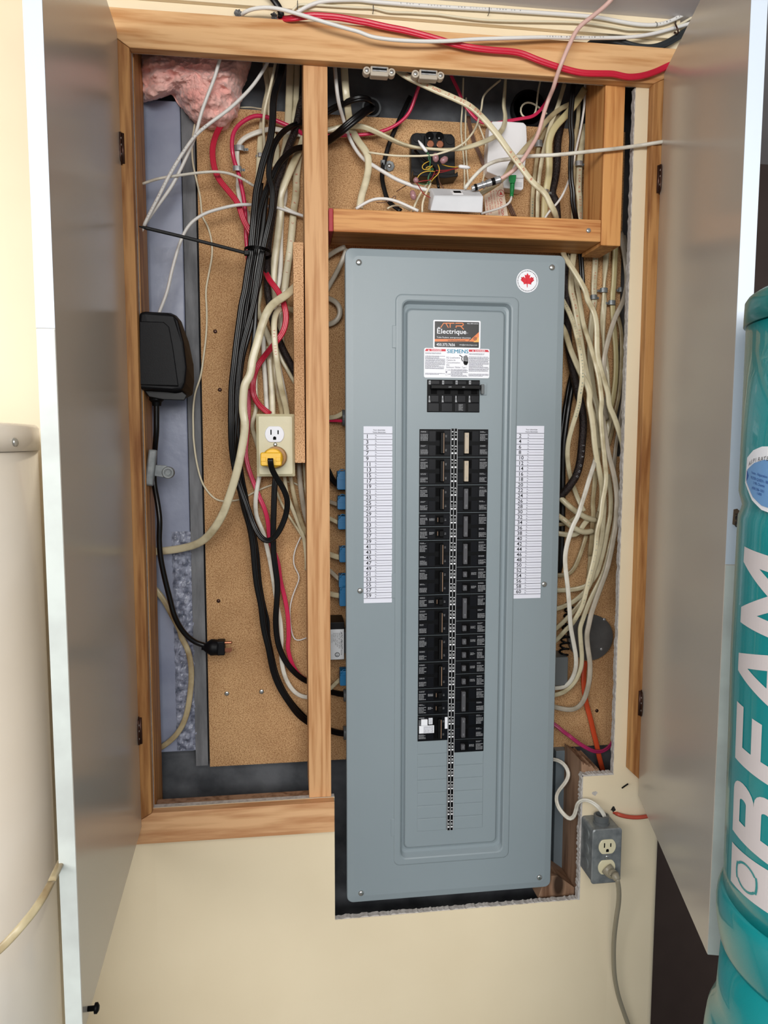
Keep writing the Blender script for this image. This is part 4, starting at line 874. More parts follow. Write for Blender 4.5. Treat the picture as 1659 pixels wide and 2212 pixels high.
# splices and hair-thin telephone wires
for l, sp_, w, m_, n_ in (('upper pale pink gel splice on the telephone wires', 'K2 440,505:44 450,560 452,610:44', 13, 'gel', 'gel_splice'), ('round grey-pink gel splice right of the upper one', 'K2 510,610:42 545,585 590,555:42', 13, 'gel', 'gel_splice'), ('small pink gel splice left of the green wires', 'K2 195,800:40 215,825 225,855:40', 11, 'gel', 'gel_splice'), ('lowest pink gel splice, hanging over the left ivory lead', 'K2 165,950:36 180,1010 195,1060:36', 12, 'gel', 'gel_splice'),
        ('slim white splice sleeve pointing up over the left terminal', 'K2 240,350:46 290,420 345,488:44', 7, 'white_plastic', 'splice_sleeve'), ('stubby white splice sleeve right of the terminal block', 'K2 722,660:60 790,668 862,678:60', 8, 'white_plastic', 'splice_sleeve')):
    P_ = path(sp_); C = smoothpath(P_, .003); bm = BM(); ww = wpx(w, C)
    sweep(bm, C, ww, 'round', taper=(lambda t: .35+.65*min(1, t*3, (1-t)*14+.4)) if n_ == 'splice_sleeve' and 'slim' in l else (lambda t: min(1, .6+t*4, .35+(1-t)*3)))
    tag(mesh(n_, bm, MATS[m_], smooth=True), l, 'splice')
WR = [('green_wire', 'K2 350,488:44 380,540:44 390,600 375,660 340,690 350,720 400,690 440,680:44 380,740 350,800:46 360,850 380,900:52', 'green wire dropping from the slim white sleeve'),
      ('green_wire', 'K2 345,488:46 360,560:48 385,620 380,670 400,700 370,760 360,830 380,915:54', 'second green wire twisted beside the first'),
      ('yellow_wire', 'K2 370,600:46 300,630:40 280,680 320,705 370,690 410,650:44', 'yellow wire curled in the left loop under the block'),
      ('yellow_wire', 'K2 410,670:46 350,660:38 325,690 350,700 420,690:46', 'smaller yellow loop inside the left one'),
      ('yellow_wire', 'K2 475,640:42 500,700:36 480,760 420,800:40 395,850:50', 'yellow wire bent to the right of the bundle'),
      ('yellow_wire', 'K2 440,722:44 350,715:38 260,745 230,800:40', 'yellow wire reaching left to the small pink splice'),
      ('yellow_wire', 'K2 720,670:60 650,668:58 570,655:52 525,635:48', 'orange-yellow wire at the stubby white sleeve'),
      ('red_wire', 'K2 720,680:60 620,700:56 540,710 450,710:48', 'upper red wire from the stubby white sleeve'),
      ('red_wire', 'K2 718,672:62 640,700:58 560,725 470,735 440,760:50', 'lower red wire from the stubby white sleeve'),
      ('red_wire', 'K2 225,850:40 300,830:38 380,828:42 410,800 440,720:44', 'dark red wire from the small pink splice to the bundle'),
      ('red_wire', 'K2 215,850:38 270,930:30 300,990 340,1010 385,1035:20', 'dark red wire trailing over the white jack box'),
      ('brown_wire', 'K2 -20,960:80 60,910:74 130,870:62 190,860:44', 'dark thin wire running left from the small pink splice'),
      ('green_wire', 'K2 230,850:42 290,880:44 350,870 385,840:50', 'short green wire under the small pink splice'),
      ('brown_wire', 'K1 720,1640:90 830,1650 900,1620:86 960,1560 990,1540:84 980,1600', 'tangled dark wire ends over the left half of the cross beam')]
for i, (m_, s_, l) in enumerate(WR): cable('telephone_wire', m_, 1.9, 'round', s_, l, 'wire', 'loose telephone wires')
# black drain elbow in the concrete
o = thing('drain_pipe', 'black corrugated pipe mouth in the dark concrete beside the pink cable', 'pipe'); c = W(*TP('H1', 270, 470), .134)
bm = BM(); cyl(bm, c, (0, 1, 0), [(.0145, .0330), (.0, .0345), (0, .0300), (.010, .0285), (.0145, .0285)], 36)
mesh('rim', bm, MATS['drain_black'], o)
cable('thin_wire', 'ivory_cable', 4, 'round', 'H1 440,-60:124 435,60:122 400,230:118 380,400:112 365,520:108 320,590:106 200,600:112 150,520 175,420:116 260,385:118 340,410 420,470:118 520,550:116', 'ivory wire curled in front of the black pipe mouth', 'wire')
cable('red_cable', 'pink_red', 7, 'flat', 'T1 960,500:90 990,570:92 1030,650 1060,730:96 1110,800:98 1180,870 1280,885 1380,868 1480,850 1570,830:100 1640,760:104 1680,690:108 | T2 270,690:110 310,540:114', 'pink-red cable dipping behind the thick printed cable over the modem')

# ------------------------------------------------------------------ right bay, upper part
cable('flat_cable', 'nmd_cream', 9, 'flat', 'H1 760,140:100 705,330:96 650,500:90 590,640 540,800:92 500,950:96 460,1130 430,1300 410,1450:100 395,1640:104 390,1850 385,2150:106', 'cream cable dropping steeply left of the broad yellowish one')
cable('flat_cable', 'nmd_old', 9, 'flat', 'H1 690,560:106 560,720:106 480,820:106 425,930:106 395,1060 375,1200 350,1400 325,1640:108 315,1850 310,2150:108', 'old cable held by the uppermost clamp beside the pink cable', txt=[('300V NMD90 FT1', .75, .95, .5, 'teal_print', False)])
cable('flat_cable', 'tan_flat', 15, 'flat', 'H1 1040,210:84 960,340:80 880,450 790,560:74 690,660:70 600,780:68 552,920 545,1080 552,1240 545,1400 510,1600:78 490,1750:86 480,2150:94', 'broadest yellowish flat cable bending down in front of the dark armoured one')
cable('armoured_cable', 'armour', 17, 'round', 'H1 800,480:104 730,640:102 690,800 665,950 660,1150 650,1320 620,1500 585,1680:102 | H2 60,320:102 100,700:102 180,1050:102 | H3 280,40:98 290,300:96 300,700:94 330,950:90 380,1200:86 440,1480:82 | H4 495,150:80 510,400 490,650 470,850:78 420,1050 330,1200:74 230,1320:78 120,1400:84', 'thick dark brown armoured cable snaking down beside the panel and turning in behind it', txt=[('STRONG', .85, .93, .42, 'print_grey', False)])
cable('black_cable', 'black_cable', 12, 'twin', 'H1 885,130:50 868,330:48 850,520 845,680 865,880 855,1080:52 848,1300 855,1500 880,1640:56 | H2 300,330:58 340,560:66 380,800:92 410,1080:92 425,1300:90 440,1560:92', 'black twin cable hanging straight down in the upper right bay')
cable('flat_cable', 'nmd_old', 9, 'flat', 'H1 960,300:104 955,480 945,650 920,820 900,980 895,1150 890,1350:104 880,1600:106 880,2100:106', 'yellowed cable close behind the black twin cable')
cable('thin_cable', 'white_cable', 5, 'round', 'T2 478,600:90 472,750 450,900:86 415,1060 390,1180 352,1320:84 290,1440:82 210,1530:84 150,1640:88 60,1800:96', 'thin white cable slanting down left behind the black twin cable')
cable('printed_cable', 'nmd_cream', 14, 'flat', 'H1 1060,700:110 1020,900 985,1080:108 968,1250 960,1450 955,1640 | H2 390,250:108 400,450 395,640:108 360,900:106 310,1090:92 | H3 340,30:90 385,220:86 430,480 470,720:80 510,980 560,1230:72 610,1480 | H4 590,60:64 640,250 680,450:62 720,700', 'cream cable with red print running down beside the short post and on below the beam', txt=[('ALCAN B 12/2 COPPER', .14, .33, .5, 'red_print', False), ('ALCAN B 12/2', .53, .66, .42, 'red_print', False)])
clamp(1157, 301, 1174, 316, .098, 'bright cable clamp highest in the right bay, beside the pink cable', 'steel')
clamp(1171, 408, 1188, 418, .066, 'white-faced clamp on the broadest yellowish cable, just above the beam', 'screw_zinc')
clamp(1245, 346, 1261, 357, .094, 'cable clamp with worn lettering beside the short post', 'steel')
# ------------------------------------------------------------------ right bay, below the beam
cable('flat_cable', 'nmd_cream', 13, 'flat', 'H2 615,980:110 612,1180 600,1380 590,1600 | H3 665,150:110 640,350 615,550:108 605,750 600,950:106 615,1150:102 640,1350:98 670,1550 | H4 700,100:92 720,300 725,500 715,700:92 700,900', 'cream cable with red print under the leftmost clamp below the beam', txt=[('300V 90C 12/2 NMD', .04, .30, .42, 'red_print', True)])
cable('twisted_cable', 'nmd_cream', 13, 'flat', 'H2 765,980:110 755,1200 735,1450 | H3 800,60:110 795,250 780,450 782,650:106 800,850 820,1050:100 840,1300 870,1550:96 | H4 880,200:96 850,400 800,620:96', 'twisted cream cable hanging from under the short post', twist=28)
cable('flat_cable', 'tan_flat', 12, 'flat', 'H2 895,900:100 885,1100:102 875,1350 862,1560 | H3 918,60:108 915,250:108 925,450 945,700:104 960,900 960,1150:100 940,1400 900,1620 | H4 860,200:96 820,400 790,560:98', 'greenish cream cable right of the twisted one, with two clamps near its top')
cable('flat_cable', 'nmd_grey', 11, 'flat', 'T2 752,1690:104 770,1800:100 | H2 960,780:96 1000,1000:88 1030,1200 1048,1380 1045,1520:78 | H3 1095,60:76 1050,220:68 960,400:58 890,600:50 835,800 800,980:46 790,1150 815,1320:50 850,1480:58 | H4 810,100:66 830,300:80', 'grey-cream cable bowing from the upper right across the bundle')
cable('flat_cable', 'nmd_grey', 9, 'flat', 'H2 1010,860:110 1060,1100:110 1070,1400 | H3 1110,200:110 1100,500 1095,800 1090,1100 1070,1400 1050,1640 | H4 1020,300:110 990,480 960,650 940,850:106 930,1000', 'dusky cable running straight down against the cut plasterboard')
cable('flat_cable', 'nmd_old', 9, 'flat', 'H3 990,420:112 1030,600 1040,800 1035,1050 1020,1300 990,1560 | H4 960,150:110 930,330 890,520 860,640:108', 'yellowed cable curving between the clamped cable and the straight dusky one')
cable('printed_cable', 'nmd_cream', 11, 'flat', 'H3 150,20:92 235,200:80 310,340:64 380,520:50 440,760:38 480,980:26 495,1150:22 490,1320:24 460,1500 | H4 455,50:34 415,210:42 350,420:52 305,600:58 290,780:62 305,950:66 340,1120:84 | H4 400,1290:102 450,1420:100 520,1560:92', 'cream cable with blue print arching out from behind the panel edge', txt=[('CABLE 300 VOLTS NYLON WIRE', .08, .36, .38, 'teal_print', False), ('INDUSTRIAL WIRE & CABLE', .56, .38, .38, 'teal_print', False)])
cable('flat_cable', 'nmd_cream', 13, 'flat', 'H3 140,420:96 250,600:86 330,850:72 400,1020:62 470,1180:54 540,1300:46 600,1480:40 | H4 590,60:36 625,250 650,450 665,620:34 700,850 745,1080:38 770,1250 765,1420:50 740,1560:64', 'thick cream cable emerging behind the panel edge, crossing to the middle of the bundle')
cable('flat_cable', 'nmd_cream', 11, 'flat', 'H2 200,1040:100 300,1300:96 | H3 430,20:92 470,250:84 510,500:74 580,720:60 650,950:46 710,1180:40 745,1400:38 765,1620:36 | H4 750,150:32 755,300 770,500:28 790,700 810,900:24 825,1100:24 810,1250 775,1420:20 755,1620:18 | H5 700,320:16 680,560:14 640,760 590,960:12 550,1130:14 500,1320:20 430,1460:30 340,1600:44 | H6 290,110:52 200,210:66 100,310:84', 'long cream cable with a blue-print edge sweeping down the front of the bundle', txt=[('AWG 3C NYLON 300 VOLTS', .72, .92, .36, 'teal_print', False)])
cable('flat_cable', 'nmd_white', 10.5, 'flat', 'H4 680,820:50 650,940:26 600,1090:14 550,1260:6 490,1450 430,1640:2 | H5 375,210:0 310,400:0 265,600:4 262,780 285,980:8 305,1180:12 322,1400:20 | H6 335,80:30 380,330:44 410,520:50 400,680:56 340,830:66 240,920:74 80,935:88', 'whitest cable with dark cracks, in front of the bundle beside the panel edge')
cable('flat_cable', 'nmd_grey', 12, 'flat', 'H4 770,240:50 800,420:38 830,620 865,800:32 915,980 955,1180:30 975,1380 965,1600:30 | H5 960,200:32 925,400 880,640 825,860:34 745,1080 680,1260:38 620,1440 585,1600:42 | H6 560,200:46 575,400:48 600,560 600,760:50 565,960 500,1130:58 400,1220:68 280,1230:76 80,1185:92', 'grey-cream cable forming the outermost loop of the bundle, ending lowest')
cable('flat_cable', 'nmd_cream', 11, 'flat', 'H4 950,1100:60 985,1300 990,1500 | H5 960,100:58 935,300 890,480 840,700:56 770,920 690,1080:58 610,1240 545,1400:60 490,1560 | H6 465,100:62 475,300 490,480:64 480,640 420,800:70 330,920:76 220,1000:82 80,1035:94', 'cream cable looping just inside the outermost one over the round cover plate')
cable('flat_cable', 'nmd_cream', 11, 'flat', 'H4 850,1050:74 880,1250 890,1450:74 880,1640 | H5 850,250:74 810,480 760,690 700,880:76 620,1000 560,1050:80 460,1090:84 330,1110 80,1120:98', 'cream cable leaving the bundle above the round cover plate, almost level')
cable('flat_cable', 'nmd_cream', 11, 'flat', 'H4 790,1300:66 800,1500 | H5 790,100:66 770,350 720,620 650,860:70 590,1060 500,1170:78 380,1270:86 240,1340 80,1390:100', 'cream cable leaving the bundle just below the almost level one')
cable('flat_cable', 'nmd_cream', 10.5, 'flat', 'H5 640,960:88 560,1120 480,1280:90 380,1400:90 290,1500:92 200,1590:96 80,1690:104', 'short cream cable with a worn white patch below the crossing cables')
cable('flat_cable', 'nmd_old', 10, 'flat', 'H4 740,1500:98 700,1640:98 | H5 650,250:100 620,480 600,750:102 580,950:104', 'shadowed cable deep behind the sweeping blue-print one')
cable('flat_cable', 'nmd_old', 11, 'flat', 'H4 680,1000:84 660,1250:86 640,1450:88 | H5 650,60:88 635,200 625,400:92 600,640:98', 'dull cable standing upright in the middle of the lower bundle')
cable('flat_cable', 'nmd_cream', 13, 'round', 'H4 60,1290:92 160,1345:82 250,1430:74 350,1520:70 450,1590 | H5 520,100:74 590,130 680,150:86', 'topmost of the stubby cables running from the panel edge into the bundle, with brown specks')
cable('flat_cable', 'nmd_cream', 13, 'round', 'H5 60,30:96 160,90:80 260,160:70 340,230 430,285:66 530,318 640,300:80', 'stubby round cable with red print under the topmost one at the panel edge', txt=[('COPPER', .15, .42, .3, 'red_print', False)])
cable('flat_cable', 'nmd_old', 9, 'flat', 'H5 60,215:100 160,210:96 260,200:92 340,160:90 420,100 500,40:92', 'thin old cable crossing behind the two stubby ones')
cable('flat_cable', 'nmd_cream', 12, 'flat', 'H5 60,320:100 160,330:92 260,350:88 360,355 440,335:86 490,250:84 540,180 600,120:90', 'lowest of the stubby cables, hooked upward at its right end')
cable('flat_cable', 'nmd_old', 10, 'flat', 'H5 60,900:104 170,910:98 250,905 320,885:94 380,820 430,720:92 475,600 520,470:92 550,360:94', 'cream cable hooking back to the panel edge in the empty part of the bay')
cable('black_cable', 'black_cable', 19, 'twin', 'H3 380,1180:112 340,1350:108 305,1550:106 | H4 290,100:104 255,350 225,600 212,850:104 208,1100 208,1350 205,1640 | H5 200,250:104 195,500 185,700:104 150,900:110', 'thick black twin cable running down close along the panel edge')
for x0, y0, x1, y1, Y, l, lg in ((1278, 636, 1292, 646, .101, 'leftmost of the four clamps below the beam', 'R'), (1299, 621, 1315, 631, .101, 'clamp on the twisted cable below the beam', 'L'), (1317, 648, 1332, 658, .099, 'lowest of the four clamps below the beam', 'L'), (1338, 620, 1346, 630, .101, 'rightmost and smallest of the four clamps below the beam', 'L')): clamp(x0, y0, x1, y1, Y, l, 'galv', lg)
# round cover plate
o = thing('cover_plate', 'round grey steel cover plate low in the right bay, partly behind cables', 'cover plate'); c = W(1277, 1378, .104)
bm = BM(); cyl(bm, (c.x, .1195, c.z), (0, -1, 0), [(0, .0465), (.012, .0465), (.0135, .0475), (.0145, .0475)], 56); mesh('plate', bm, MATS['galv_dark'], o, bevel=.0005)
for x, y in (((1305, 1338)), ((1299, 1402))): bm = BM(); p = W(x, y, .1048); screw(bm, p, .0032); mesh('screw', bm, MATS['steel'], o, smooth=True)
# grey conduit elbow and fitting near the plate
o = thing('conduit_fitting', 'grey box-shaped conduit fitting with a flexible coil, at the panel edge beside the round plate', 'fitting')
bm = BM(); x0, x1, z0, z1 = R4(1204, 1420, 1227, 1481, .07); box(bm, x0-.02, x1, .07, .118, z0, z1); mesh('body', bm, MATS['grey_plastic'], o, bevel=.0015)
bm = BM(); a = W(1232, 1300, .11); b = W(1216, 1422, .09); n = 130; C = []
for i in range(n+1):
    t = i/n; q = a.lerp(b, t); C.append(q+Vector((cos(t*60)*.0085, sin(t*60)*.0085, 0)))
sweep(bm, C, .0042, 'round'); mesh('coil', bm, MATS['drain_black'], o, smooth=True)
# lower right cables
cable('orange_cable', 'orange_cable', 12, 'flat', 'H6 540,560:116 520,700:112 515,860:108 530,1020 560,1180 610,1360 655,1560 | H7 690,160:104 725,330 760,470:108 800,600:116 820,700:130', 'orange flat cable dropping from the round cover plate into the dark corner')
cable('red_cable', 'magenta', 9, 'twin', 'H6 60,1400:104 150,1460:96 230,1530:90 330,1600 | H7 330,70:86 430,150:84 550,225:82 660,275:84 780,272:92 870,210:98 930,110:104 960,-60:110', 'magenta twin cable slung low across the orange one')
cable('lamp_cord', 'nmd_white', 9.5, 'twin', 'H7 40,385:90 120,385:80 200,415:74 270,480:66 308,570:60 285,670:52 210,770:44 150,850:36 135,930:30 165,1040:24 240,1140:16 330,1212:6 385,1165:-2 415,1060:-8 440,975:-14 520,935:-22 620,965:-30 710,1030:-38 775,1110:-40 808,1180:-38', 'white lamp cord wriggling from behind the panel into the top of the grey outlet box')
cable('red_cable', 'brick_cable', 9.5, 'round', 'R5 672,1335:8 700,1352:-6 760,1372:-9 850,1380:-11 930,1370:-13 1020,1350:-14', 'brick-red cable coming out of a hole in the wall right above the outlet box')
# outlet box, surface mounted
OB = thing('outlet_box', 'grey steel outlet box mounted on the beige wall below the right bay', 'outlet box')
def r6(x, y, Y): return W(*TP('R6', x, y), Y)
x0, x1, z0, z1 = R4(*TP('R6', 398, 262), *TP('R6', 608, 652), -.056)
bm = BM(); nested(bm, [rrect(x0+.001, x1-.001, z0+.001, z1-.001, .006, -.0005), rrect(x0+.001, x1-.001, z0+.001, z1-.001, .006, -.0525)]); mesh('box', bm, MATS['galv'], OB, bevel=.001)
bm = BM(); nested(bm, [rrect(x0, x1, z0, z1, .006, -.0524), rrect(x0, x1, z0, z1, .006, -.0545), rrect(x0+.002, x1-.002, z0+.002, z1-.002, .005, -.056)]); f = bm.faces.new([v for v in bm.verts][:24]); mesh('cover', bm, MATS['galv'], OB)
xm = (x0+x1)/2
bm = BM()
for z in (z0+(z1-z0)*.25, z0+(z1-z0)*.52, z0+(z1-z0)*.8): cyl(bm, (x0+.0012, -.028, z), (-1, 0, 0), [(0, .0105), (.0008, .0105), (.0012, .0095)], 24)
mesh('knockouts', bm, MATS['galv'], OB)
bm = BM(); cyl(bm, (xm-.001, -.030, z1-.001), (0, 0, 1), [(0, .0155), (.004, .0155), (.0045, .014), (.015, .0145), (.016, .0125), (.0161, .0105), (.005, .0105)], 28); mesh('cord_connector', bm, MATS['grey_plastic'], OB)
def receptacle(parent, c, m, Y, s=1.0, slots=True):
    bm = BM(); n = 28; R_ = .0172*s; pts = []
    for i in range(n):
        a = 2*math.pi*i/n; pts.append((R_*cos(a), max(-.0142*s, min(.0142*s, R_*sin(a)))))
    nested(bm, [[Vector((c.x+x*k, y, c.z+z*k)) for x, z in pts] for k, y in ((1, Y+.001), (1, Y-.001), (.95, Y-.0016))]); o = mesh('receptacle_face', bm, MATS[m], parent)
    if slots:
        bm = BM()
        for sx, hh in ((-.0063, .0045), (.0063, .0036)): box(bm, c.x+sx*s-.0011, c.x+sx*s+.0011, Y-.0018, Y-.0012, c.z+.0035*s-hh, c.z+.0035*s+hh)
        nn = 12; f = [(c.x+.0028*cos(math.pi*i/nn), Y-.0018, c.z-.0065*s+.0026*sin(math.pi*i/nn)) for i in range(nn+1)]+[(c.x-.0028, Y-.0018, c.z-.0100*s), (c.x+.0028, Y-.0018, c.z-.0100*s)]
        quad(bm, f); mesh('slots', bm, MATS['breaker_deep'], o)
    return o
pU, pL = r6(506, 386, -.056), r6(506, 532, -.056); dz = (pU.z-pL.z)
receptacle(OB, Vector((xm, 0, pU.z)), 'ivory_recept', -.0565, .98); receptacle(OB, Vector((xm, 0, pL.z)), 'ivory_recept', -.0565, .98, False)
bm = BM(); screw(bm, (xm, -.0561, (pU.z+pL.z)/2), .0034); mesh('cover_screw', bm, MATS['screw_zinc'], OB, smooth=True)
o = thing('power_plug', 'dirty beige plug with a tan cord, in the lower socket of the grey outlet box', 'plug')
C = [Vector((xm-.001, -.0585, pL.z-.001)), Vector((xm+.004, -.068, pL.z-.006)), r6(560, 590, -.080), r6(580, 625, -.086)]
bm = BM(); sweep(bm, smoothpath(C, .002), .021, 'round', taper=lambda t: 1.12-.5*t if t < .8 else .72-.1*(t-.8)*5); mesh('plug_body', bm, MATS['tan_cord'], o, smooth=True)
cable('cord', 'tan_cord', 11, 'round', 'R6 578,615:-84 590,700:-80 588,790 572,900:-60 556,1040:-46 552,1180:-38 560,1320:-32 585,1450:-28 620,1560:-24 670,1700:-20 720,1850:-18', '', parent=o)
# marks and bits on the beige wall
for l, sp_, w in (('small black nail sticking out of the wall beside the lower end of the right stile', 'H7 1045,780:-3 1085,750:-8 1125,725:-14', 3.5),): cable('nail', 'breaker_black', w, 'round', sp_, l, 'nail')
for l, x, y in (('torn black-edged hole in the wall where the brick-red cable comes out', 925, 1075), ('small gouge in the wall left of the outlet box connector', 665, 850)):
    p = W(*TP('H7', x, y), -.0003); bm = BM(); rr = random.Random(int(y)); n = 11; quad(bm, [p+Vector((cos(2*math.pi*i/n)*.006*rr.uniform(.5, 1.2), 0, sin(2*math.pi*i/n)*.0065*rr.uniform(.4, 1.2))) for i in range(n)]); tag(mesh('wall_hole', bm, MATS['dark_gap' if x > 900 else 'gypsum']), l, 'hole')
# ------------------------------------------------------------------ left bay
o = None
cen = (600, 540); outl = [(168, 398), (172, 480), (188, 560), (205, 660), (225, 732), (290, 722), (360, 700), (425, 672), (450, 690), (480, 745), (530, 800), (590, 870), (650, 910), (720, 935), (790, 942), (840, 915), (880, 870), (915, 800), (930, 720), (940, 640), (965, 590), (985, 520), (1010, 440), (1015, 385), (800, 350), (600, 345), (400, 350), (250, 360)]
def resample(pts, n):
    P_ = [Vector((x, y, 0)) for x, y in pts]; P_.append(P_[0]); L_ = [0]
    for a, b in zip(P_, P_[1:]): L_.append(L_[-1]+(b-a).length)
    out = []; j = 0
    for i in range(n):
        s_ = L_[-1]*i/n
        while L_[j+1] < s_: j += 1
        out.append(P_[j].lerp(P_[j+1], (s_-L_[j])/max(1e-9, L_[j+1]-L_[j])))
    return out
ring = resample(outl, 120); bm = BM(); rings = []; K = 26
c0 = Vector((cen[0], cen[1]-30, 0))
for k in range(K+1):
    f = 1-k/K*.985; row = []
    for i, p in enumerate(ring):
        q = c0.lerp(p, f); w = W(*TP('T0', q.x, q.y), .10)
        e = 1-f**3.2; v = Vector((q.x/120, q.y/70, 0))
        fold = noise.noise(v*1.2+Vector((noise.noise(v)*1.5, 0, 3)))*.016+noise.noise(v*3.3)*.006+noise.noise(v*9)*.0025
        # a crease running between the two lobes
        cr = math.exp(-((q.x-440)/55)**2)*max(0, (q.y-450)/240)*.035
        Y = .122-.075*e**.6+(fold if k > 0 else fold*.3)+cr*(e > 0)
        j = Vector((noise.noise(v*6+Vector((5, 0, 0))), 0, noise.noise(v*6+Vector((0, 9, 0)))))*.003
        ww_ = W(*TP('T0', q.x, q.y), min(Y, .1225)); row.append(bm.verts.new(ww_+j))
    rings.append(row)
for a, b in zip(rings, rings[1:]):
    for i in range(120): bm.faces.new((a[i], a[(i+1) % 120], b[(i+1) % 120], b[i]))
bm.faces.new(rings[-1]); bm.faces.new([bm.verts.new(Vector((v.co.x, .1235, v.co.z))) for v in rings[0]][::-1])
o = mesh('insulation_tuft', bm, MATS['pink_wool'], smooth=True); tag(o, 'fluffy pink insulation hanging out of the upper left corner of the recess', 'insulation')
md = o.modifiers.new('s', 'SUBSURF'); md.levels = 1; md.render_levels = 2
tx = bpy.data.textures.new('wool', 'CLOUDS'); tx.noise_scale = .012; md = o.modifiers.new('d', 'DISPLACE'); md.texture = tx; md.strength = .007

cable('white_cable', 'white_cable', 7, 'round', 'T0 800,340:20 775,440:26 740,560 690,690:34 650,800 615,930:44 590,1010 555,1090:56 500,1210 430,1340:60 330,1480 245,1600:50 215,1660:50', 'white cable dropping straight from the header beside the pink insulation, steeper of the two')
cable('white_cable', 'white_cable', 7, 'round', 'T0 1150,380:40 1110,470:44 1010,620:36 860,770:32 700,890:32 610,965 545,1050:40 480,1150 410,1270:46 340,1410 262,1560:42 235,1620:44', 'white cable crossing diagonally over the pink insulation, longer of the two', txt=[('METRES 168.8 FEET 554 CMP CAT5E', .48, .97, .45, 'dark_print', False)])
cable('white_cable', 'nmd_white', 5.5, 'round', 'T0 225,1318:60 330,1283:56 500,1255 700,1232:50 810,1236 900,1262 1000,1318:72 1090,1378:96 1180,1445:97 1270,1500 1400,1560:100', 'white cable arching from the left stud over the red cables to the pine stud', txt=[('TYPE CMR', .52, .62, .5, 'dark_print', False)])
cable('white_cable', 'white_cable', 6.5, 'round', 'T3 340,760:62 400,600:60 440,430 500,230:56 560,120 640,55 720,20:60 | T0 900,1470:58 1010,1468:72 1080,1474:94 1180,1486:94 1290,1520 1400,1555:100', 'white cable rising from the black power unit and bending right behind the black bundle')
cable('thin_wire', 'ivory_cable', 4, 'round', 'T0 600,890:116 582,1010 585,1160 612,1290 640,1420 655,1560 680,1650 | T3 685,110:115 718,220 724,330 702,460 680,590 686,740 682,900 662,1070 640,1210 603,1320 588,1450 590,1620 | T4 590,150 612,320 652,470 705,552 760,598 840,605 930,592 1010,550 1100,508 1220,472 1300,470 1400,530:117', 'thin ivory wire wandering down the whole left edge of the particle board and back right', 'wire')
cable('thin_wire', 'ivory_cable', 3, 'round', 'G1 120,590:134 260,585:134 420,610:116 460,600:118', 'short thin wire lying along the top edge of the board beside the insulation', 'wire')
cable('red_cable', 'crimson', 12, 'twin', 'T0 800,880:100 755,960:92 728,1060 735,1180:80 770,1280 850,1380 910,1460:72 950,1580 1010,1690:74 | T3 1040,330:84 1095,430:92 1140,520:64 1200,600 1242,700:52 1255,780 1235,880 1180,960:52 1100,1060:84 1045,1140 1018,1240:90 1022,1340:86 1065,1415 1140,1475:92', 'thick crimson cable emerging under the pink insulation and weaving through the left bundle')
cable('red_cable', 'pink_red', 8.5, 'round', 'G1 1010,985:108 950,925:104 880,885:100 760,830 640,780 540,735:96 450,712 350,700 240,735:88 120,810 50,890 15,980:82 5,1100 20,1250:84 55,1380:90 100,1500 130,1640 | G2 160,250:92 185,420 195,650:94 205,900 225,1150:98 235,1400:100', 'pink-red cable curling up and over at the top of the left bay')
cable('red_cable', 'pink_red', 9.5, 'twin', 'T4 985,-200:110 985,-20:108 975,120:104 965,260 985,370:98 1025,480 1060,570 1100,660:96 1125,760 1135,870:100 1165,960 1195,1040:98 1215,1180 1245,1300 1268,1440 1272,1600 | T5 1265,150:98 1290,260 1335,345 1390,390:104 1440,410:108', 'pink-red twin cable descending below the ivory outlet to the pine stud')
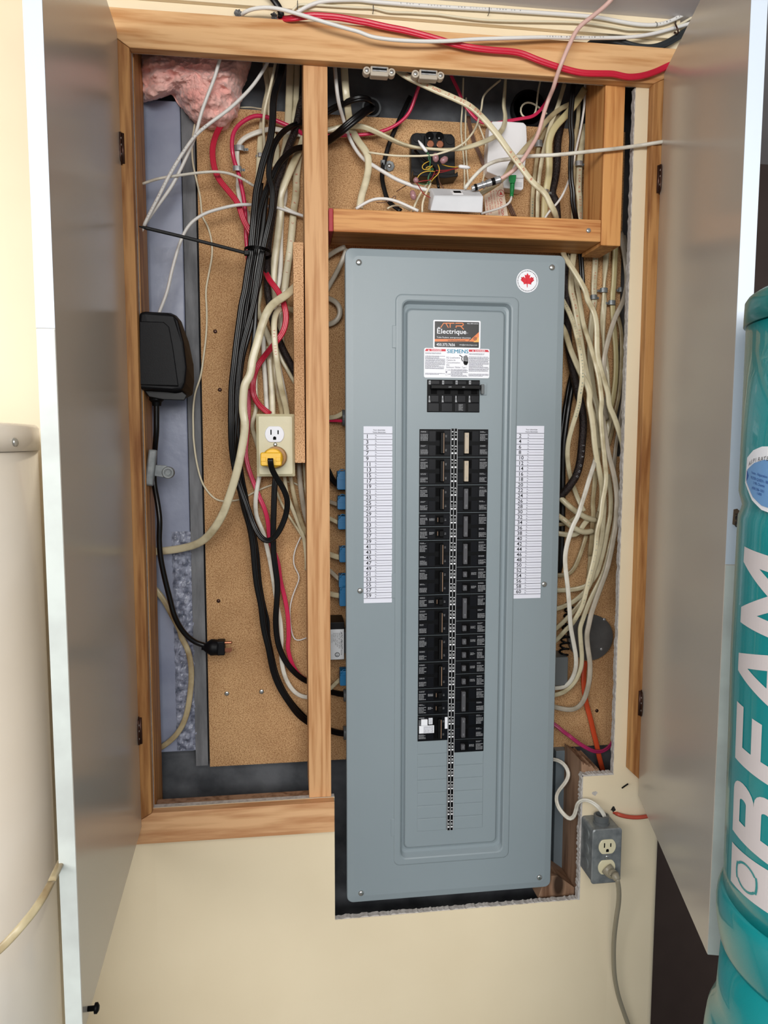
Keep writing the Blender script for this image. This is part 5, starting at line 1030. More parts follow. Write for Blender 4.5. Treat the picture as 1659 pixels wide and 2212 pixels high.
# cream cables of the left bundle
LB = [('flat_cable', 'nmd_cream', 12, 'flat', 'G1 470,-20:116 480,150:114 510,330 470,520:112 430,780:112 400,1000:112 385,1250:111 375,1500 | G2 360,100:112 300,500:113 290,900:113 360,1350:113 390,1600:112 | G3 355,300:110 400,420:108 480,620:106 540,770:102 575,900:106', 'leftmost cream cable of the left bundle, under the small clamp', 0),
      ('flat_cable', 'nmd_cream', 11, 'flat', 'G1 540,40:110 560,250:108 540,430:106 530,650:108 560,900:112 620,1100:114 620,1300:114 580,1420:114', 'cream cable bowing behind the shiny black cable near the top', 0),
      ('flat_cable', 'nmd_cream', 15, 'flat', 'G1 815,-30:114 805,200:112 795,450 785,700:112 770,950:110 740,1150:110 690,1400:112', 'broad cream cable hanging straight down left of the pine stud top', 0),
      ('flat_cable', 'nmd_cream', 12, 'flat', 'G1 905,-30:115 900,200:114 890,450 880,650:114 845,800:114 800,1000:116', 'cream cable with a dark nick beside the broad one at the pine stud top', 0),
      ('thin_cable', 'ivory_cable', 5.5, 'round', 'G1 605,-20:56 570,150:54 530,330:52 490,480 455,640:58 440,800 442,950:80 455,1080 445,1210:104 440,1320:110', 'thin ivory cable hanging before the cream ones, top of the left bay', 0),
      ('flat_cable', 'nmd_cream', 15, 'flat', 'G1 1010,960:108 960,1120:106 880,1300:98 800,1480:92 740,1620 | G2 715,160:92 665,300:94 680,440:98 665,600:100 640,820 610,1050:100 585,1280 575,1500 | G3 580,60:102 590,200:106', 'widest cream cable slanting down from the pine stud and running on below', 0),
      ('printed_cable', 'nmd_cream', 15, 'flat', 'G1 940,1180:113 910,1400:112 890,1600 | G2 895,140:112 885,300 860,460:111 840,700:110 815,950 785,1180:110 755,1380 735,1560:108 | G3 720,80:108 700,260:110 690,450 680,650:113 690,850:114', 'cream cable with red print between the widest one and the pine stud', 0),
      ('flat_cable', 'nmd_white', 10, 'flat', 'G2 740,120:114 740,300:114 700,500:114 680,900:113 680,1200:112 650,1500:112 | G3 620,80:113 600,280:113 590,500:114', 'dim cream cable behind the widest one', 0),
      ('flat_cable', 'nmd_cream', 17, 'flat', 'G3 900,-20:58 830,50:48 720,135:36 610,205:28 520,295:22 455,430:20 400,600:18 350,790:16 290,1000 250,1240:16 225,1500 | T3 960,1250:16 945,1440:18 930,1600 | T4 960,60:18 942,200 905,380:20 855,550 790,720:30 700,850:44 620,910:62 500,945:82 400,960 300,968:100 240,970:112', 'widest cream cable of all, swinging down in front and away to the left stud', 0),
      ('printed_cable', 'nmd_cream', 12.5, 'flat', 'G3 900,330:98 820,315:88 730,290:70 660,300:56 610,360:48 588,470 590,650:44 605,850 630,1050:46 655,1230 690,1420:60 735,1590:72 760,1700:84 770,1850:90', 'off-white cable with red print looping over above the ivory outlet', 0),
      ('flat_cable', 'nmd_white', 10, 'flat', 'G3 440,640:114 445,850:113 450,1050:113 465,1250 475,1450 490,1680:112 495,1850:112', 'whitish straight cable entering the ivory outlet from above', 0),
      ('flat_cable', 'nmd_cream', 13, 'flat', 'G3 520,820:104 530,1000:101 545,1200:100 560,1450 565,1690:100 568,1850:100', 'yellowish cable right of the whitish one above the ivory outlet', 0),
      ('flat_cable', 'nmd_cream', 9, 'flat', 'G3 350,560:112 335,800:112 330,1050 335,1350:112 335,1700:112 | T4 1010,60:112 1035,160:114 1070,280:116', 'slim cream cable half hidden behind the widest front cable', 0),
      ('flat_cable', 'nmd_old', 10, 'flat', 'G3 590,950:88 600,1150:84 620,1350 660,1550:88 690,1700:94 700,1850:96', 'soiled cable with brown streaks just above the ivory outlet', 0),
      ('flat_cable', 'nmd_cream', 8, 'flat', 'G3 690,620:114 660,820:113 690,1000 760,1120:113 820,1230:114 880,1330:115', 'thin cream cable following under the brown armoured one', 0),
      ('flat_cable', 'nmd_white', 8, 'flat', 'G3 640,1000:112 690,1250:112 730,1450 765,1650:110 770,1850:110', 'slim white cable reaching the top right corner of the ivory outlet', 0)]
for n_, m_, w, kd, s_, l, tw in LB:
    tx_ = None
    if 'pine stud' in l and 'print' in l: tx_ = [('12/3 COPPER', .62, .12, .42, 'red_print', False)]
    if 'looping over' in l: tx_ = [('90C 300V', .34, .52, .5, 'red_print', False)]
    cable(n_, m_, w, kd, s_, l, txt=tx_, twist=tw)
cable('flat_cable', 'nmd_white', 10, 'flat', 'G1 1020,985:112 900,950:108 780,935 680,900:106 560,885:104 440,905 300,950:100 180,1010 110,1075:104 80,1160:108 75,1300 90,1420:110 100,1560 | G2 90,150:112 130,350:113 220,520:113 270,720:112', 'off-white cable arching left from the pine stud and dropping through the two silver clamps', twist=0)
cable('armoured_cable', 'armour', 15, 'round', 'G1 1010,400:112 950,560:108 925,700:104 870,930:100 800,1100:92 740,1280:84 680,1500:80 | G2 630,80:80 590,300:82 555,600 510,900:86 495,1150:88 495,1400:86 | G3 495,50:86 520,200:88 560,400:90 590,560:92 650,720:98 730,900:102 810,1050:104 860,1150:106 920,1270:110', 'dark brown armoured cable running down the left bundle behind everything to the particle strip')
# black bundle
BK = [('T', 14, 'G1 710,-30:50 685,90:48 650,220:44 600,370:38 575,520:34 570,700 560,850:30 530,1050 470,1230:28 420,1400 385,1560 | G2 345,200:28 325,400 305,620:28 285,850:30 265,1070:32 235,1250 205,1450 180,1620 | G3 150,200:34 110,480 70,780 35,1100:36 8,1350 0,1650 | T4 862,90:40 868,230:44 890,380:50 920,500 955,620:56 985,740 1015,880:62 1028,1040 1045,1200:66 1075,1350 1115,1500:70 | T5 1095,20:70 1130,170:72 1160,320:76 1205,440 1280,560:84 1350,650:94 1430,710:108', 'shiny black twin cable outermost in the black bundle, running the full bay height'),
      ('C', 12, 'G1 1010,780:108 920,810:100 820,850:80 720,920:60 640,1010:48 580,1120:42 540,1270:38 515,1450 525,1600 | G2 560,150:34 565,320:34 550,500 510,680:34 470,850 430,1030:36 395,1220 360,1420 335,1600 | G3 320,150:38 280,330 230,520:38 170,740 130,930:40 100,1150 90,1350 70,1600 | T4 885,80:44 878,220:46 885,360:48 925,500:48 975,640 1020,770:44 1070,860:38 1120,893:34 1175,862:30 1225,780 1258,680:22 1262,590 1225,500:10 1180,430:2 1150,370:-6 1142,325:-14 1142,300:-12', 'black cord from behind the stud, looping at the bottom up into the yellow plug'),
      ('C', 12, 'G1 1010,1135:94 920,1145:86 830,1185:74 730,1270:66 650,1370:56 590,1480:52 540,1620:50 | G2 490,170:48 440,300:46 390,480:44 360,680:44 340,880 320,1070:46 285,1260 260,1450 235,1620:48 | G3 225,120:48 190,350 150,600:50 110,850 85,1080:52 60,1350 | T3 872,1480:54 885,1640:56 | T4 890,160:58 905,300 930,420:64 960,560 985,700:76 1020,840:78 1045,1000:80 1060,1180:82 1085,1330 1120,1480:86 | T5 1120,60:86 1150,220:88 1185,360:92 1240,480 1310,580:98 1400,675:110', 'black cable entering the bundle lowest at the pine stud and following its inner side down'),
      ('F', 11, 'G2 520,60:58 480,260:54 455,450:52 440,640 410,850:50 375,1060:50 340,1260:52 310,1460 290,1640 | G3 290,100:54 270,330:56 280,480 240,640 190,820:58 150,980:60 125,1150:62 105,1400:62 95,1640 | T4 905,150:64 925,350:68 960,560:82 990,700:90 1010,850:98 1025,1000:102', 'ribbed black cable packed in the middle of the black bundle'),
      ('F', 10, 'G2 545,400:60 540,560:58 500,740 470,900:54 440,1060:54 415,1250 390,1450 365,1640 | G3 345,100:56 330,320:58 325,520 310,720:60 280,900:64 255,1050:70', 'dull black cable on the inner side of the black bundle, fading behind the cream ones'),
      ('F', 10, 'G2 410,100:66 380,340:64 350,560:62 325,800:62 300,1060:62 270,1300:62 245,1500 | G3 215,150:62 200,380:62 150,650:62 120,900 95,1150:64 75,1400 60,1640:66 | T4 880,150:68 900,400:76 945,640:86 990,800:94 1015,960:100', 'flat black cable deep in the bundle under the cable tie')]
for k, w, s_, l in BK: cable('black_cable', 'black_cable', w, {'T': 'twin', 'C': 'twin', 'F': 'flat'}[k], s_, l)
cable('black_cable', 'black_cable', 12.5, 'twin', 'T4 1185,380:64 1172,500:64 1165,700:66 1162,850 1165,980:70 1180,1100 1192,1200 1188,1320:76 1180,1440 1195,1580 | T5 1185,60:82 1205,160:84 1250,260 1310,335:90 1370,385:98 1440,420:110', 'black twin cable hanging straight down from behind the ivory outlet')
for x, y, l in ((0, 0, ''),): pass
cable('flat_cable', 'nmd_white', 9.5, 'flat', 'T4 1065,420:96 1045,520:94 1035,620 1045,720:94 1090,830:92 1120,950:94 1148,1080 1170,1220 1190,1350:96 1215,1480 1222,1620 | T5 1218,160:98 1225,280 1255,390:100 1310,475 1370,512:104 1440,520:110', 'off-white flat cable leaving the ivory outlet below and turning low to the stud')
cable('flat_cable', 'nmd_cream', 8, 'flat', 'T4 1242,420:100 1262,560:102 1300,660 1340,760:104 1378,860 1398,1000:110 1400,1100:112', 'cream cable from under the ivory outlet, left of the four that fan to the stud')
cable('flat_cable', 'nmd_old', 9.5, 'flat', 'T4 1285,420:94 1310,560:94 1340,680 1375,790:100 1420,870:108', 'old spotted cable second in the fan under the ivory outlet')
cable('flat_cable', 'nmd_grey', 11, 'flat', 'T4 1345,300:104 1352,440:102 1368,580 1390,700:104 1430,820:110', 'grey-cream cable third in the fan, beside the particle strip end')
cable('flat_cable', 'nmd_cream', 6.5, 'round', 'T4 1378,300:112 1388,440 1400,560 1430,650:114', 'thin cream cable nearest the stud in the fan')
cable('flat_cable', 'nmd_cream', 5.5, 'round', 'T4 1180,520:108 1230,640:108 1300,750 1370,860:110 1420,960:112', 'slim cream cable crossing low behind the loop of the plug cord')
cable('thin_wire', 'white_cable', 3, 'round', 'T4 1360,860:112 1328,930 1308,1000 1312,1070 1350,1145:108 1335,1200 1300,1290 1282,1380 1288,1500 1305,1580 1330,1608 1400,1585:112', 'kinked thin white wire dangling beside the stud above a bare end', 'wire')
# clamps on the left
for x0, y0, x1, y1, Y, l, lg in ((505, 312, 528, 324, .100, 'upper of two silver clamps beside the red cables', 'R'), (502, 357, 522, 368, .078, 'lower of two silver clamps, holding the pink-red cable', 'R'), (556, 329, 568, 338, .104, 'small clamp with a white nail on the leftmost cream cable', 'L')): clamp(x0, y0, x1, y1, Y, l, 'steel', lg)
# cable tie
o = thing('cable_tie', 'long black cable tie round the black bundle, its tail sticking out to the left stud', 'cable tie')
C = smoothpath([W(300, 489, -.004), W(380, 508, 0), W(460, 528, .006), W(533, 547, .014)], .01); bm = BM(); sweep(bm, C, .0058, 'flat', taper=lambda t: min(1, .35+t*12)); mesh('tail', bm, MATS['handle_black'], o)
bm = BM(); p = W(533, 547, .016); box(bm, p.x-.0045, p.x+.004, .010, .020, p.z-.004, p.z+.004); mesh('head', bm, MATS['handle_black'], o, bevel=.001)
cc = W(557, 548, .05); bm = BM(); C = [cc+Vector((-.024*cos(a), -.036*sin(a), .002-.002*cos(a)*-1)) for a in [2*math.pi*i/40 for i in range(41)]]
rg = []
for q in C: rg.append((bm.verts.new(q+Vector((0, 0, -.0027))), bm.verts.new(q+Vector((0, 0, .0027)))))
for a, b in zip(rg, rg[1:]): bm.faces.new((a[0], b[0], b[1], a[1]))
bmesh.ops.solidify(bm, geom=list(bm.faces), thickness=.0013); mesh('loop', bm, MATS['handle_black'], o)
# ivory duplex outlet
def g(x, y, Y): return W(540+x/7.9, 880+y/7.9, Y)
OL = thing('duplex_outlet', 'ivory duplex outlet plate with a white upper socket, beside the particle strip', 'outlet')
YO = .040
def gr(x0, y0, x1, y1, Y): a, b = g(x0, (y0+y1)/2, Y).x, g(x1, (y0+y1)/2, Y).x; return a, b, g((x0+x1)/2, y1, Y).z, g((x0+x1)/2, y0, Y).z
x0, x1, z0, z1 = gr(110, 112, 765, 1180, YO)
bm = BM(); nested(bm, [rrect(x0, x1, z0, z1, .002, .118), rrect(x0, x1, z0, z1, .002, YO+.006), rrect(x0, x1, z0, z1, .002, YO+.004), rrect(x0+.0045, x1-.0045, z0+.0045, z1-.0045, .003, YO)]); mesh('cover_plate', bm, MATS['ivory_plate'], OL)
xm = (x0+x1)/2-.0015; p1 = g(420, 458, YO); xo_ = p1.x
receptacle(OL, Vector((xo_, 0, p1.z)), 'outlet_white', YO-.0012, 1.0)
bm = BM(); q = g(432, 635, YO); screw(bm, (q.x, YO, q.z), .0036); mesh('cover_screw', bm, MATS['screw_zinc'], OL, smooth=True)
q2 = g(425, 850, YO); receptacle(OL, Vector((q2.x, 0, q2.z)), 'outlet_white', YO-.0012, 1.0, False)
o = thing('yellow_plug', 'yellow heavy-duty plug with a black cord, in the lower socket of the ivory outlet', 'plug')
bm = BM(); c = g(450, 850, YO-.003); cyl(bm, (c.x, YO-.0028, c.z), (-.15, -1, 0), [(0, .0195), (.010, .0195), (.012, .0185)], 36); mesh('plug_base', bm, MATS['plug_tan'], o)
bm = BM(); a, b, z0_, z1_ = gr(178, 770, 540, 1000, YO-.040); nested(bm, [rrect(a, b, z0_, z1_, .003, YO-.015), rrect(a, b, z0_, z1_, .003, YO-.038), rrect(a+.0015, b-.0015, z0_+.0015, z1_-.0015, .002, YO-.040)]); mesh('plug_body', bm, MATS['yellow_plug'], o)
bm = BM(); c2 = g(370, 860, YO-.036); cyl(bm, (c2.x+.002, YO-.0130, c2.z-.001), (0, -1, 0), [(0, .0185), (.014, .0178), (.0200, .0160)], 30); mesh('plug_dome', bm, MATS['yellow_plug'], o, bevel=.001)
bm = BM()
for xx, yy in ((185, 850), (440, 850)):
    a, b, z0_, z1_ = gr(xx, yy, xx+85, yy+70, YO-.0405); box(bm, a, b, YO-.0412, YO-.0398, z0_, z1_)
mesh('cord_clamp', bm, MATS['yellow_plug'], o, bevel=.0006)
# black power unit with its cord and loose plug
o = thing('power_adapter', 'bulky black power adapter hanging in the left bay, its cord ending in a loose plug', 'adapter')
def t3(x, y, Y): return W(*TP('T3', x, y), Y)
fr = [(203, 790), (205, 750), (240, 742), (400, 750), (450, 765), (480, 800), (520, 960), (540, 1140), (528, 1250), (505, 1300), (440, 1308), (200, 1290), (188, 1240), (190, 1000)]
bk = [(215, 790), (215, 745), (250, 740), (430, 750), (470, 770), (505, 810), (560, 960), (595, 1120), (600, 1240), (590, 1340), (520, 1375), (260, 1340), (235, 1300), (215, 1000)]
bm = BM(); hexa(bm, [t3(x, y, -.004 if x < 420 else .002) for x, y in fr], [t3(x, y, .060) for x, y in bk]); mesh('casing', bm, MATS['black_plastic'], o, bevel=.004, seg=3)
bm = BM(); hexa(bm, [t3(x, y, -.0055) for x, y in ((205, 812), (375, 818), (412, 850), (440, 1000), (478, 1270), (205, 1262))], [t3(x, y, -.0035) for x, y in ((203, 808), (378, 814), (416, 848), (445, 1000), (484, 1276), (203, 1268))]); mesh('front_cover', bm, MATS['black_plastic'], o, bevel=.0006)
bm = BM(); hexa(bm, [t3(x, y, .018) for x, y in ((235, 1305), (500, 1305), (545, 1340), (525, 1378), (370, 1372), (270, 1352))], [t3(x, y, .055) for x, y in ((235, 1305), (500, 1305), (545, 1340), (525, 1378), (370, 1372), (270, 1352))]); mesh('bottom_cover', bm, MATS['black_device'], o, bevel=.0015)
bm = BM(); cyl(bm, t3(325, 1350, .036), (0, 0, -1), [(0, .0125), (.006, .0125), (.010, .0085), (.016, .0075)], 24); mesh('strain_relief', bm, MATS['breaker_black'], o)
cable('cord', 'black_cable', 11.5, 'round', 'T3 325,1370:36 325,1500 324,1620:40 | T4 318,180:46 310,330:62 308,470:64 330,600:56 348,740:50 345,880 355,1010:50 385,1160 420,1300 455,1430:56 520,1545:64 600,1615:70 680,1642:72', '', parent=o)
P_ = smoothpath([W(*TP('T5', x, y), .072) for x, y in ((650, 158), (690, 160), (730, 160), (770, 162))], .003); bm = BM(); sweep(bm, P_, .021, 'round', taper=lambda t: .55 if t < .12 else .62+.9*min(1, (t-.12)*2.2)*(1 if t < .6 else 1-.15*(t-.6)/.4)); plug = mesh('plug', bm, MATS['black_plastic'], o, smooth=True)
bm = BM(); a = W(*TP('T5', 768, 160), .072); box(bm, a.x-.002, a.x+.0125, .062, .084, a.z-.0135, a.z+.0135); mesh('plug_face', bm, MATS['black_plastic'], plug, bevel=.002)
bm = BM(); e = a.x+.0125; cyl(bm, (e, .068, a.z+.0095), (1, 0, 0), [(0, .0024), (.012, .0024), (.0135, .0012)], 12); box(bm, e, e+.0128, .066, .0672, a.z-.007, a.z-.0005); box(bm, e-.003, e+.0095, .078, .0792, a.z-.0125, a.z-.006); mesh('prongs', bm, MATS['bronze_screw'], plug)
# cabinet lock on the left stud
o = thing('lever_catch', 'worn metal catch with a round boss, fixed to the left stud over the black cord', 'catch')
def t4(x, y, Y): return W(*TP('T4', x, y), Y)
bm = BM(); hexa(bm, [t4(x, y, .018) for x, y in ((268, 232), (328, 238), (298, 500), (236, 492))], [t4(x, y, .040) for x, y in ((278, 232), (335, 240), (306, 500), (246, 492))]); mesh('barrel', bm, MATS['galv'], o, bevel=.003)
bm = BM(); hexa(bm, [t4(x, y, .030) for x, y in ((310, 345), (400, 350), (400, 440), (308, 425))], [t4(x, y, .036) for x, y in ((310, 345), (400, 350), (400, 440), (308, 425))]); mesh('arm', bm, MATS['galv'], o, bevel=.001)
bm = BM(); cyl(bm, t4(414, 400, .036), (0, -1, 0), [(0, .0105), (.010, .0105), (.0115, .0095), (.0115, .0065), (.0100, .0062), (.0100, .0048), (.0112, .0046)], 28); mesh('boss', bm, MATS['galv'], o, bevel=.0003)
cable('wire_ring', 'hinge_bronze', 2.2, 'round', 'T4 210,35:.0 190,38:-3 160,40:-6 152,65:-8 165,85:-8 195,88:-4 212,85:2', 'small bent rusty wire on the left stile above the metal catch', 'wire')
cable('flat_cable', 'nmd_old', 12, 'flat', 'T4 230,1170:110 310,1230:108 380,1320 440,1430:104 500,1550:104 | T5 500,80:104 550,180 575,330 565,500:106 535,660 480,770:108 400,850 300,910:112', 'old yellowed cable bowing across the crumpled tape low in the left bay')
# cable clamps and stubs on the panel's left side
CX = cx0+.0115
for k, (y0, y1, m_, l, px0) in enumerate(((1018, 1058, 'blue_clamp', 'topmost blue cable connector on the left side of the panel', 729), (1072, 1101, 'blue_clamp', 'second blue cable connector from the top', 730), (1115, 1144, 'blue_clamp', 'third blue cable connector from the top', 731), (1183, 1215, 'blue_clamp', 'fourth blue cable connector, alone in a wide gap', 734), (1243, 1270, 'blue_clamp', 'fifth blue cable connector, touching the one below', 733), (1270, 1310, 'blue_clamp', 'lowest of the tight group of blue cable connectors', 734), (1450, 1482, 'blue_clamp', 'blue connector below the silver transformer', 735))):
    o = thing('cable_connector', l, 'cable connector', None); xa = W(px0, (y0+y1)/2, .062).x; zt, zb_ = W(px0, y0, .062).z, W(px0, y1, .062).z
    bm = BM(); box(bm, xa, CX, .062, .090, zb_, zt); mesh('body', bm, MATS[m_], o, bevel=.0012)
    bm = BM(); box(bm, xa-.0006, xa+.0014, .0605, .088, zb_+(zt-zb_)*.08, zt-(zt-zb_)*.3); box(bm, xa+.002, CX, .0605, .062, zb_+(zt-zb_)*.55, zb_+(zt-zb_)*.7); mesh('rim', bm, MATS[m_], o)
    bm = BM(); C = smoothpath([Vector((CX-.003, .064, zt-.002)), Vector((xa+.006, .060, zt+.004)), Vector((xa+.002, .060, zt-.004))], .002); sweep(bm, C, .0016, 'round'); mesh('wedge_tab', bm, MATS[m_], o, smooth=True)
for k, (n_, m_, w, s_, l) in enumerate((('flat_cable', 'nmd_cream', 10, 'T3 1500,1500:112 1580,1500:100 1625,1490:90 1680,1455:82', 'cream cable end above the red one at the top left of the panel side'), ('red_cable', 'pink_red', 6.5, 'T3 1500,1520:112 1600,1522:100 1680,1525:85', 'short red cable end entering the panel just under the cream one'),
     ('black_cable', 'black_cable', 13, 'S 20,380:110 60,400:104 95,480:96 150,530:84 200,545:80', 'black cable curving into the topmost blue connector'), ('flat_cable', 'nmd_grey', 9, 'S 20,640:112 90,660:98 150,680:84 190,690:78', 'grey-cream cable in the second blue connector'), ('flat_cable', 'nmd_cream', 9, 'S 20,760:112 90,790:96 150,820:84 190,835:78', 'cream cable in the third blue connector'), ('flat_cable', 'nmd_cream', 12, 'S 20,1040:112 80,1062:98 150,1085:84 200,1090:78', 'thick cream cable in the fourth blue connector'),
     ('flat_cable', 'nmd_grey', 9, 'S 20,1140:112 80,1185:98 130,1235:86 190,1280:78', 'cream cable slanting steeply to the fifth blue connector'), ('flat_cable', 'nmd_cream', 12, 'S 20,1340:112 80,1365:98 150,1380:84 200,1385:78', 'cream cable in the lowest of the tight blue group'), ('flat_cable', 'nmd_cream', 9, 'S 20,2130:112 80,2100:100 130,2050:90 200,1995:78', 'cream cable rising to the blue connector below the transformer'),
     ('black_cable', 'black_cable', 13, 'T5 1500,470:110 1580,480:100 1640,495:88 1700,500:80', 'upper black cable end entering the panel near its lower left'), ('black_cable', 'black_cable', 14, 'T5 1500,730:110 1580,760:98 1640,775:86 1700,780:78', 'lower black cable end entering the panel near its lower left'),
     ('flat_cable', 'nmd_grey', 10, 'K1 0,2200:108 60,2190:104' if 0 else 'T3 1500,380:112 1560,340:100 1620,300:92 1680,275:88', 'grey-cream cable passing up behind the panel corner, upper of two'), ('flat_cable', 'nmd_grey', 10, 'T3 1520,640:108 1560,560:104 1610,470:98 1655,380:92 1690,290:90', 'long grey-cream cable slanting to the top left corner of the panel'), ('flat_cable', 'nmd_grey', 11, 'T3 1490,640:112 1560,645:106 1610,670:102 1640,720:100 1635,780 1600,820:102 1550,835:106 1490,838:112', 'grey-cream cable making a small hook left of the panel'))):
    kind = 'twin' if 'black' in n_ else 'flat'
    cable(n_, m_, w, kind, s_, l)
for y0, y1, l in ((884, 920, 'grey conduit bushing on the upper left side of the panel'), (1495, 1521, 'grey bushing of the upper black cable end'), (1575, 1604, 'grey bushing of the lower black cable end')):
    bm = BM(); x_ = 743 if y0 > 1000 else 740; xa = W(x_, y0, .07).x; zt, zb_ = W(x_, y0, .07).z, W(x_, y1, .07).z; cyl(bm, (CX, .085, (zt+zb_)/2), (-1, 0, 0), [(0, (zt-zb_)/2), (CX-xa, (zt-zb_)/2)], 20); tag(mesh('bushing', bm, MATS['grey_plastic'], bevel=.0008), l, 'bushing')
# silver transformer
o = thing('transformer', 'small transformer with a silver printed label, between the stud and the panel', 'transformer')
def tr(x, y, Y): return W(700+x/18.44, 1330+y/18.44, Y)
bm = BM(); a = tr(240, 525, .05); b = tr(815, 1755, .05); box(bm, a.x, b.x, .0505, .112, tr(500, 1765, .05).z, tr(500, 270, .05).z); mesh('core', bm, MATS['handle_black'], o, bevel=.001)
bm = BM(); box(bm, b.x+.0002, CX-.0008, .075, .112, tr(850, 1495, .075).z, tr(850, 665, .075).z); mesh('mounting_plate', bm, MATS['grey_plastic'], o, bevel=.0008)
bm = BM(); lz0, lz1 = tr(500, 1745, .05).z, tr(500, 545, .05).z; lx0, lx1 = a.x+.0006, b.x-.0008; box(bm, lx0, lx1, .0498, .0504, lz0, lz1); lb = mesh('label_plate', bm, MATS['galv'], o, bevel=.0002); lb.data.materials[0] = mat('silver_label', (206, 208, 210), .35, .4)
bm = BM(); Y = .0496
def tt(s_, x, y, size, bold=False, wd=None, sk=0): p = tr(x, y, .05); text(bm, s_, (p.x, Y, p.z), size, (0, 0, -1), (1, 0, 0), 'L', bold, width=wd, skew=sk)
H_ = lz1-lz0
tt('ATC-FROST', 655, 640, .0050, True, H_*.56, .25); tt('FPS1024', 665, 1340, .0036, False, H_*.19); tt('INPUT BLK 120V 60HZ', 582, 680, .0034, False, H_*.52); tt('OUTPUT 16.5V 37VA', 505, 680, .0034, False, H_*.47); tt('CLASS 2 NOT WET', 435, 680, .0034, False, H_*.42); tt('CLASS 2 NET', 365, 680, .0034, False, H_*.31); tt('MADE IN CANADA', 300, 730, .0022, False, H_*.29)
q = tr(525, 1550, .05); disk(bm, Vector((q.x, 0, q.z)), .0046, Y, 24, 0, .0034); tt('CE', 480, 1490, .0050, True)
mesh('printed_text', bm, MATS['ink'], lb)

# ------------------------------------------------------------------ turquoise vacuum tank on the right
R_ = .14; Yc = -.62
d_ = FWD+RT*((1597-829.5)/CF)-UP*((950-1106)/CF); th = math.atan2(d_.x, d_.y); Xc = ((Yc+D)*sin(th)+R_)/cos(th)
def tz(px, py):   # height on the tank's left outline
    d = FWD+RT*((px-829.5)/CF)-UP*((py-1106)/CF); hyp = math.hypot(Xc, Yc+D); t = math.sqrt(hyp*hyp-R_*R_); return EYE.z+d.z/math.hypot(d.x, d.y)*t
TK = thing('vacuum_tank', 'tall turquoise central vacuum tank with big pale letters, at the right edge', 'vacuum tank')
z = lambda y: tz(1595, y)
def lathe(pr, n=96):
    bm = BM(); rings = []
    for zz, r in pr: rings.append([bm.verts.new((Xc+r*cos(2*math.pi*i/n), Yc+r*sin(2*math.pi*i/n), zz)) for i in range(n)])
    for a, b in zip(rings, rings[1:]):
        for i in range(n): bm.faces.new((a[i], a[(i+1) % n], b[(i+1) % n], b[i]))
    bm.faces.new(rings[0][::-1]); bm.faces.new(rings[-1]); return bm
R0 = R_
mesh('body', lathe([(z(1900), R0-.0045), (z(1860), R0-.0042), (z(1600), R0-.0025), (z(1400), R0-.001), (z(1150), R0-.0015), (z(1112), R0-.002), (z(1098), R0-.0045), (z(1088), R0-.0055), (z(1078), R0-.004), (z(1060), R0-.0015), (z(712), R0-.001)]), MATS['teal'], TK, smooth=True)
mesh('lid', lathe([(z(709), R0-.001), (z(709), R0+.0015), (z(660), R0+.0010), (z(650), R0-.002), (z(640), R0-.01), (z(636), R0-.02)]), MATS['teal_lid'], TK, smooth=True)
mesh('band', lathe([(z(2022), R0-.0055), (z(2012), R0-.003), (z(1990), R0-.0005), (z(1965), R0+.0015), (z(1940), R0+.0022), (z(1920), R0+.001), (z(1908), R0-.001), (z(1901), R0-.0045)]), MATS['teal'], TK, smooth=True)
mesh('dust_bin', lathe([(-.34, R0+.012), (z(2330), R0+.012), (z(2230), R0+.009), (z(2195), R0+.0065), (z(2180), R0+.003), (z(2160), R0-.001), (z(2140), R0-.0025), (z(2024), R0-.0055)]), MATS['teal'], TK, smooth=True)
A0 = math.atan2(0-Yc-D, -Xc)  # direction from the axis towards the camera
A0 = math.atan2(EYE.y-Yc, EYE.x-Xc); tang = A0-math.acos(R_/math.hypot(EYE.x-Xc, EYE.y-Yc))   # left outline angle
# s_ grows from the left outline toward the front; lettering reads upward, its tops toward the left
def radT(zz):
    "radius of the tapering body at a height"
    pr = [(z(1860), R0-.0042), (z(1600), R0-.0025), (z(1400), R0-.001), (z(1150), R0-.0015), (z(712), R0-.001)]
    for (za, ra), (zb3, rb) in zip(pr, pr[1:]):
        if zz <= zb3: t = max(0, (zz-za)/(zb3-za)); return ra+(rb-ra)*t
    return R0
def onT(s_, zz, off): a = tang+s_/R_; r = radT(zz)+off; return Vector((Xc+r*cos(a), Yc+r*sin(a), zz))
def wrap(bm, off, s0, s1):
    "cut a flat (s, z) mesh into narrow strips, then bend it round the tank"
    n = int((s1-s0)/.004)
    for i in range(1, n): 
        g_ = list(bm.verts)+list(bm.edges)+list(bm.faces); bmesh.ops.bisect_plane(bm, geom=g_, plane_co=(s0+(s1-s0)*i/n, 0, 0), plane_no=(1, 0, 0))
    for v in bm.verts: v.co = onT(v.co.x, v.co.z, off)
    return bm
def stroke(bm, a, b, w):
    a, b = Vector(a), Vector(b); d = (b-a).normalized(); n = Vector((-d.y, d.x))*w/2; bm.faces.new([bm.verts.new((*p, 0)) for p in (a-n, b-n, b+n, a+n)])
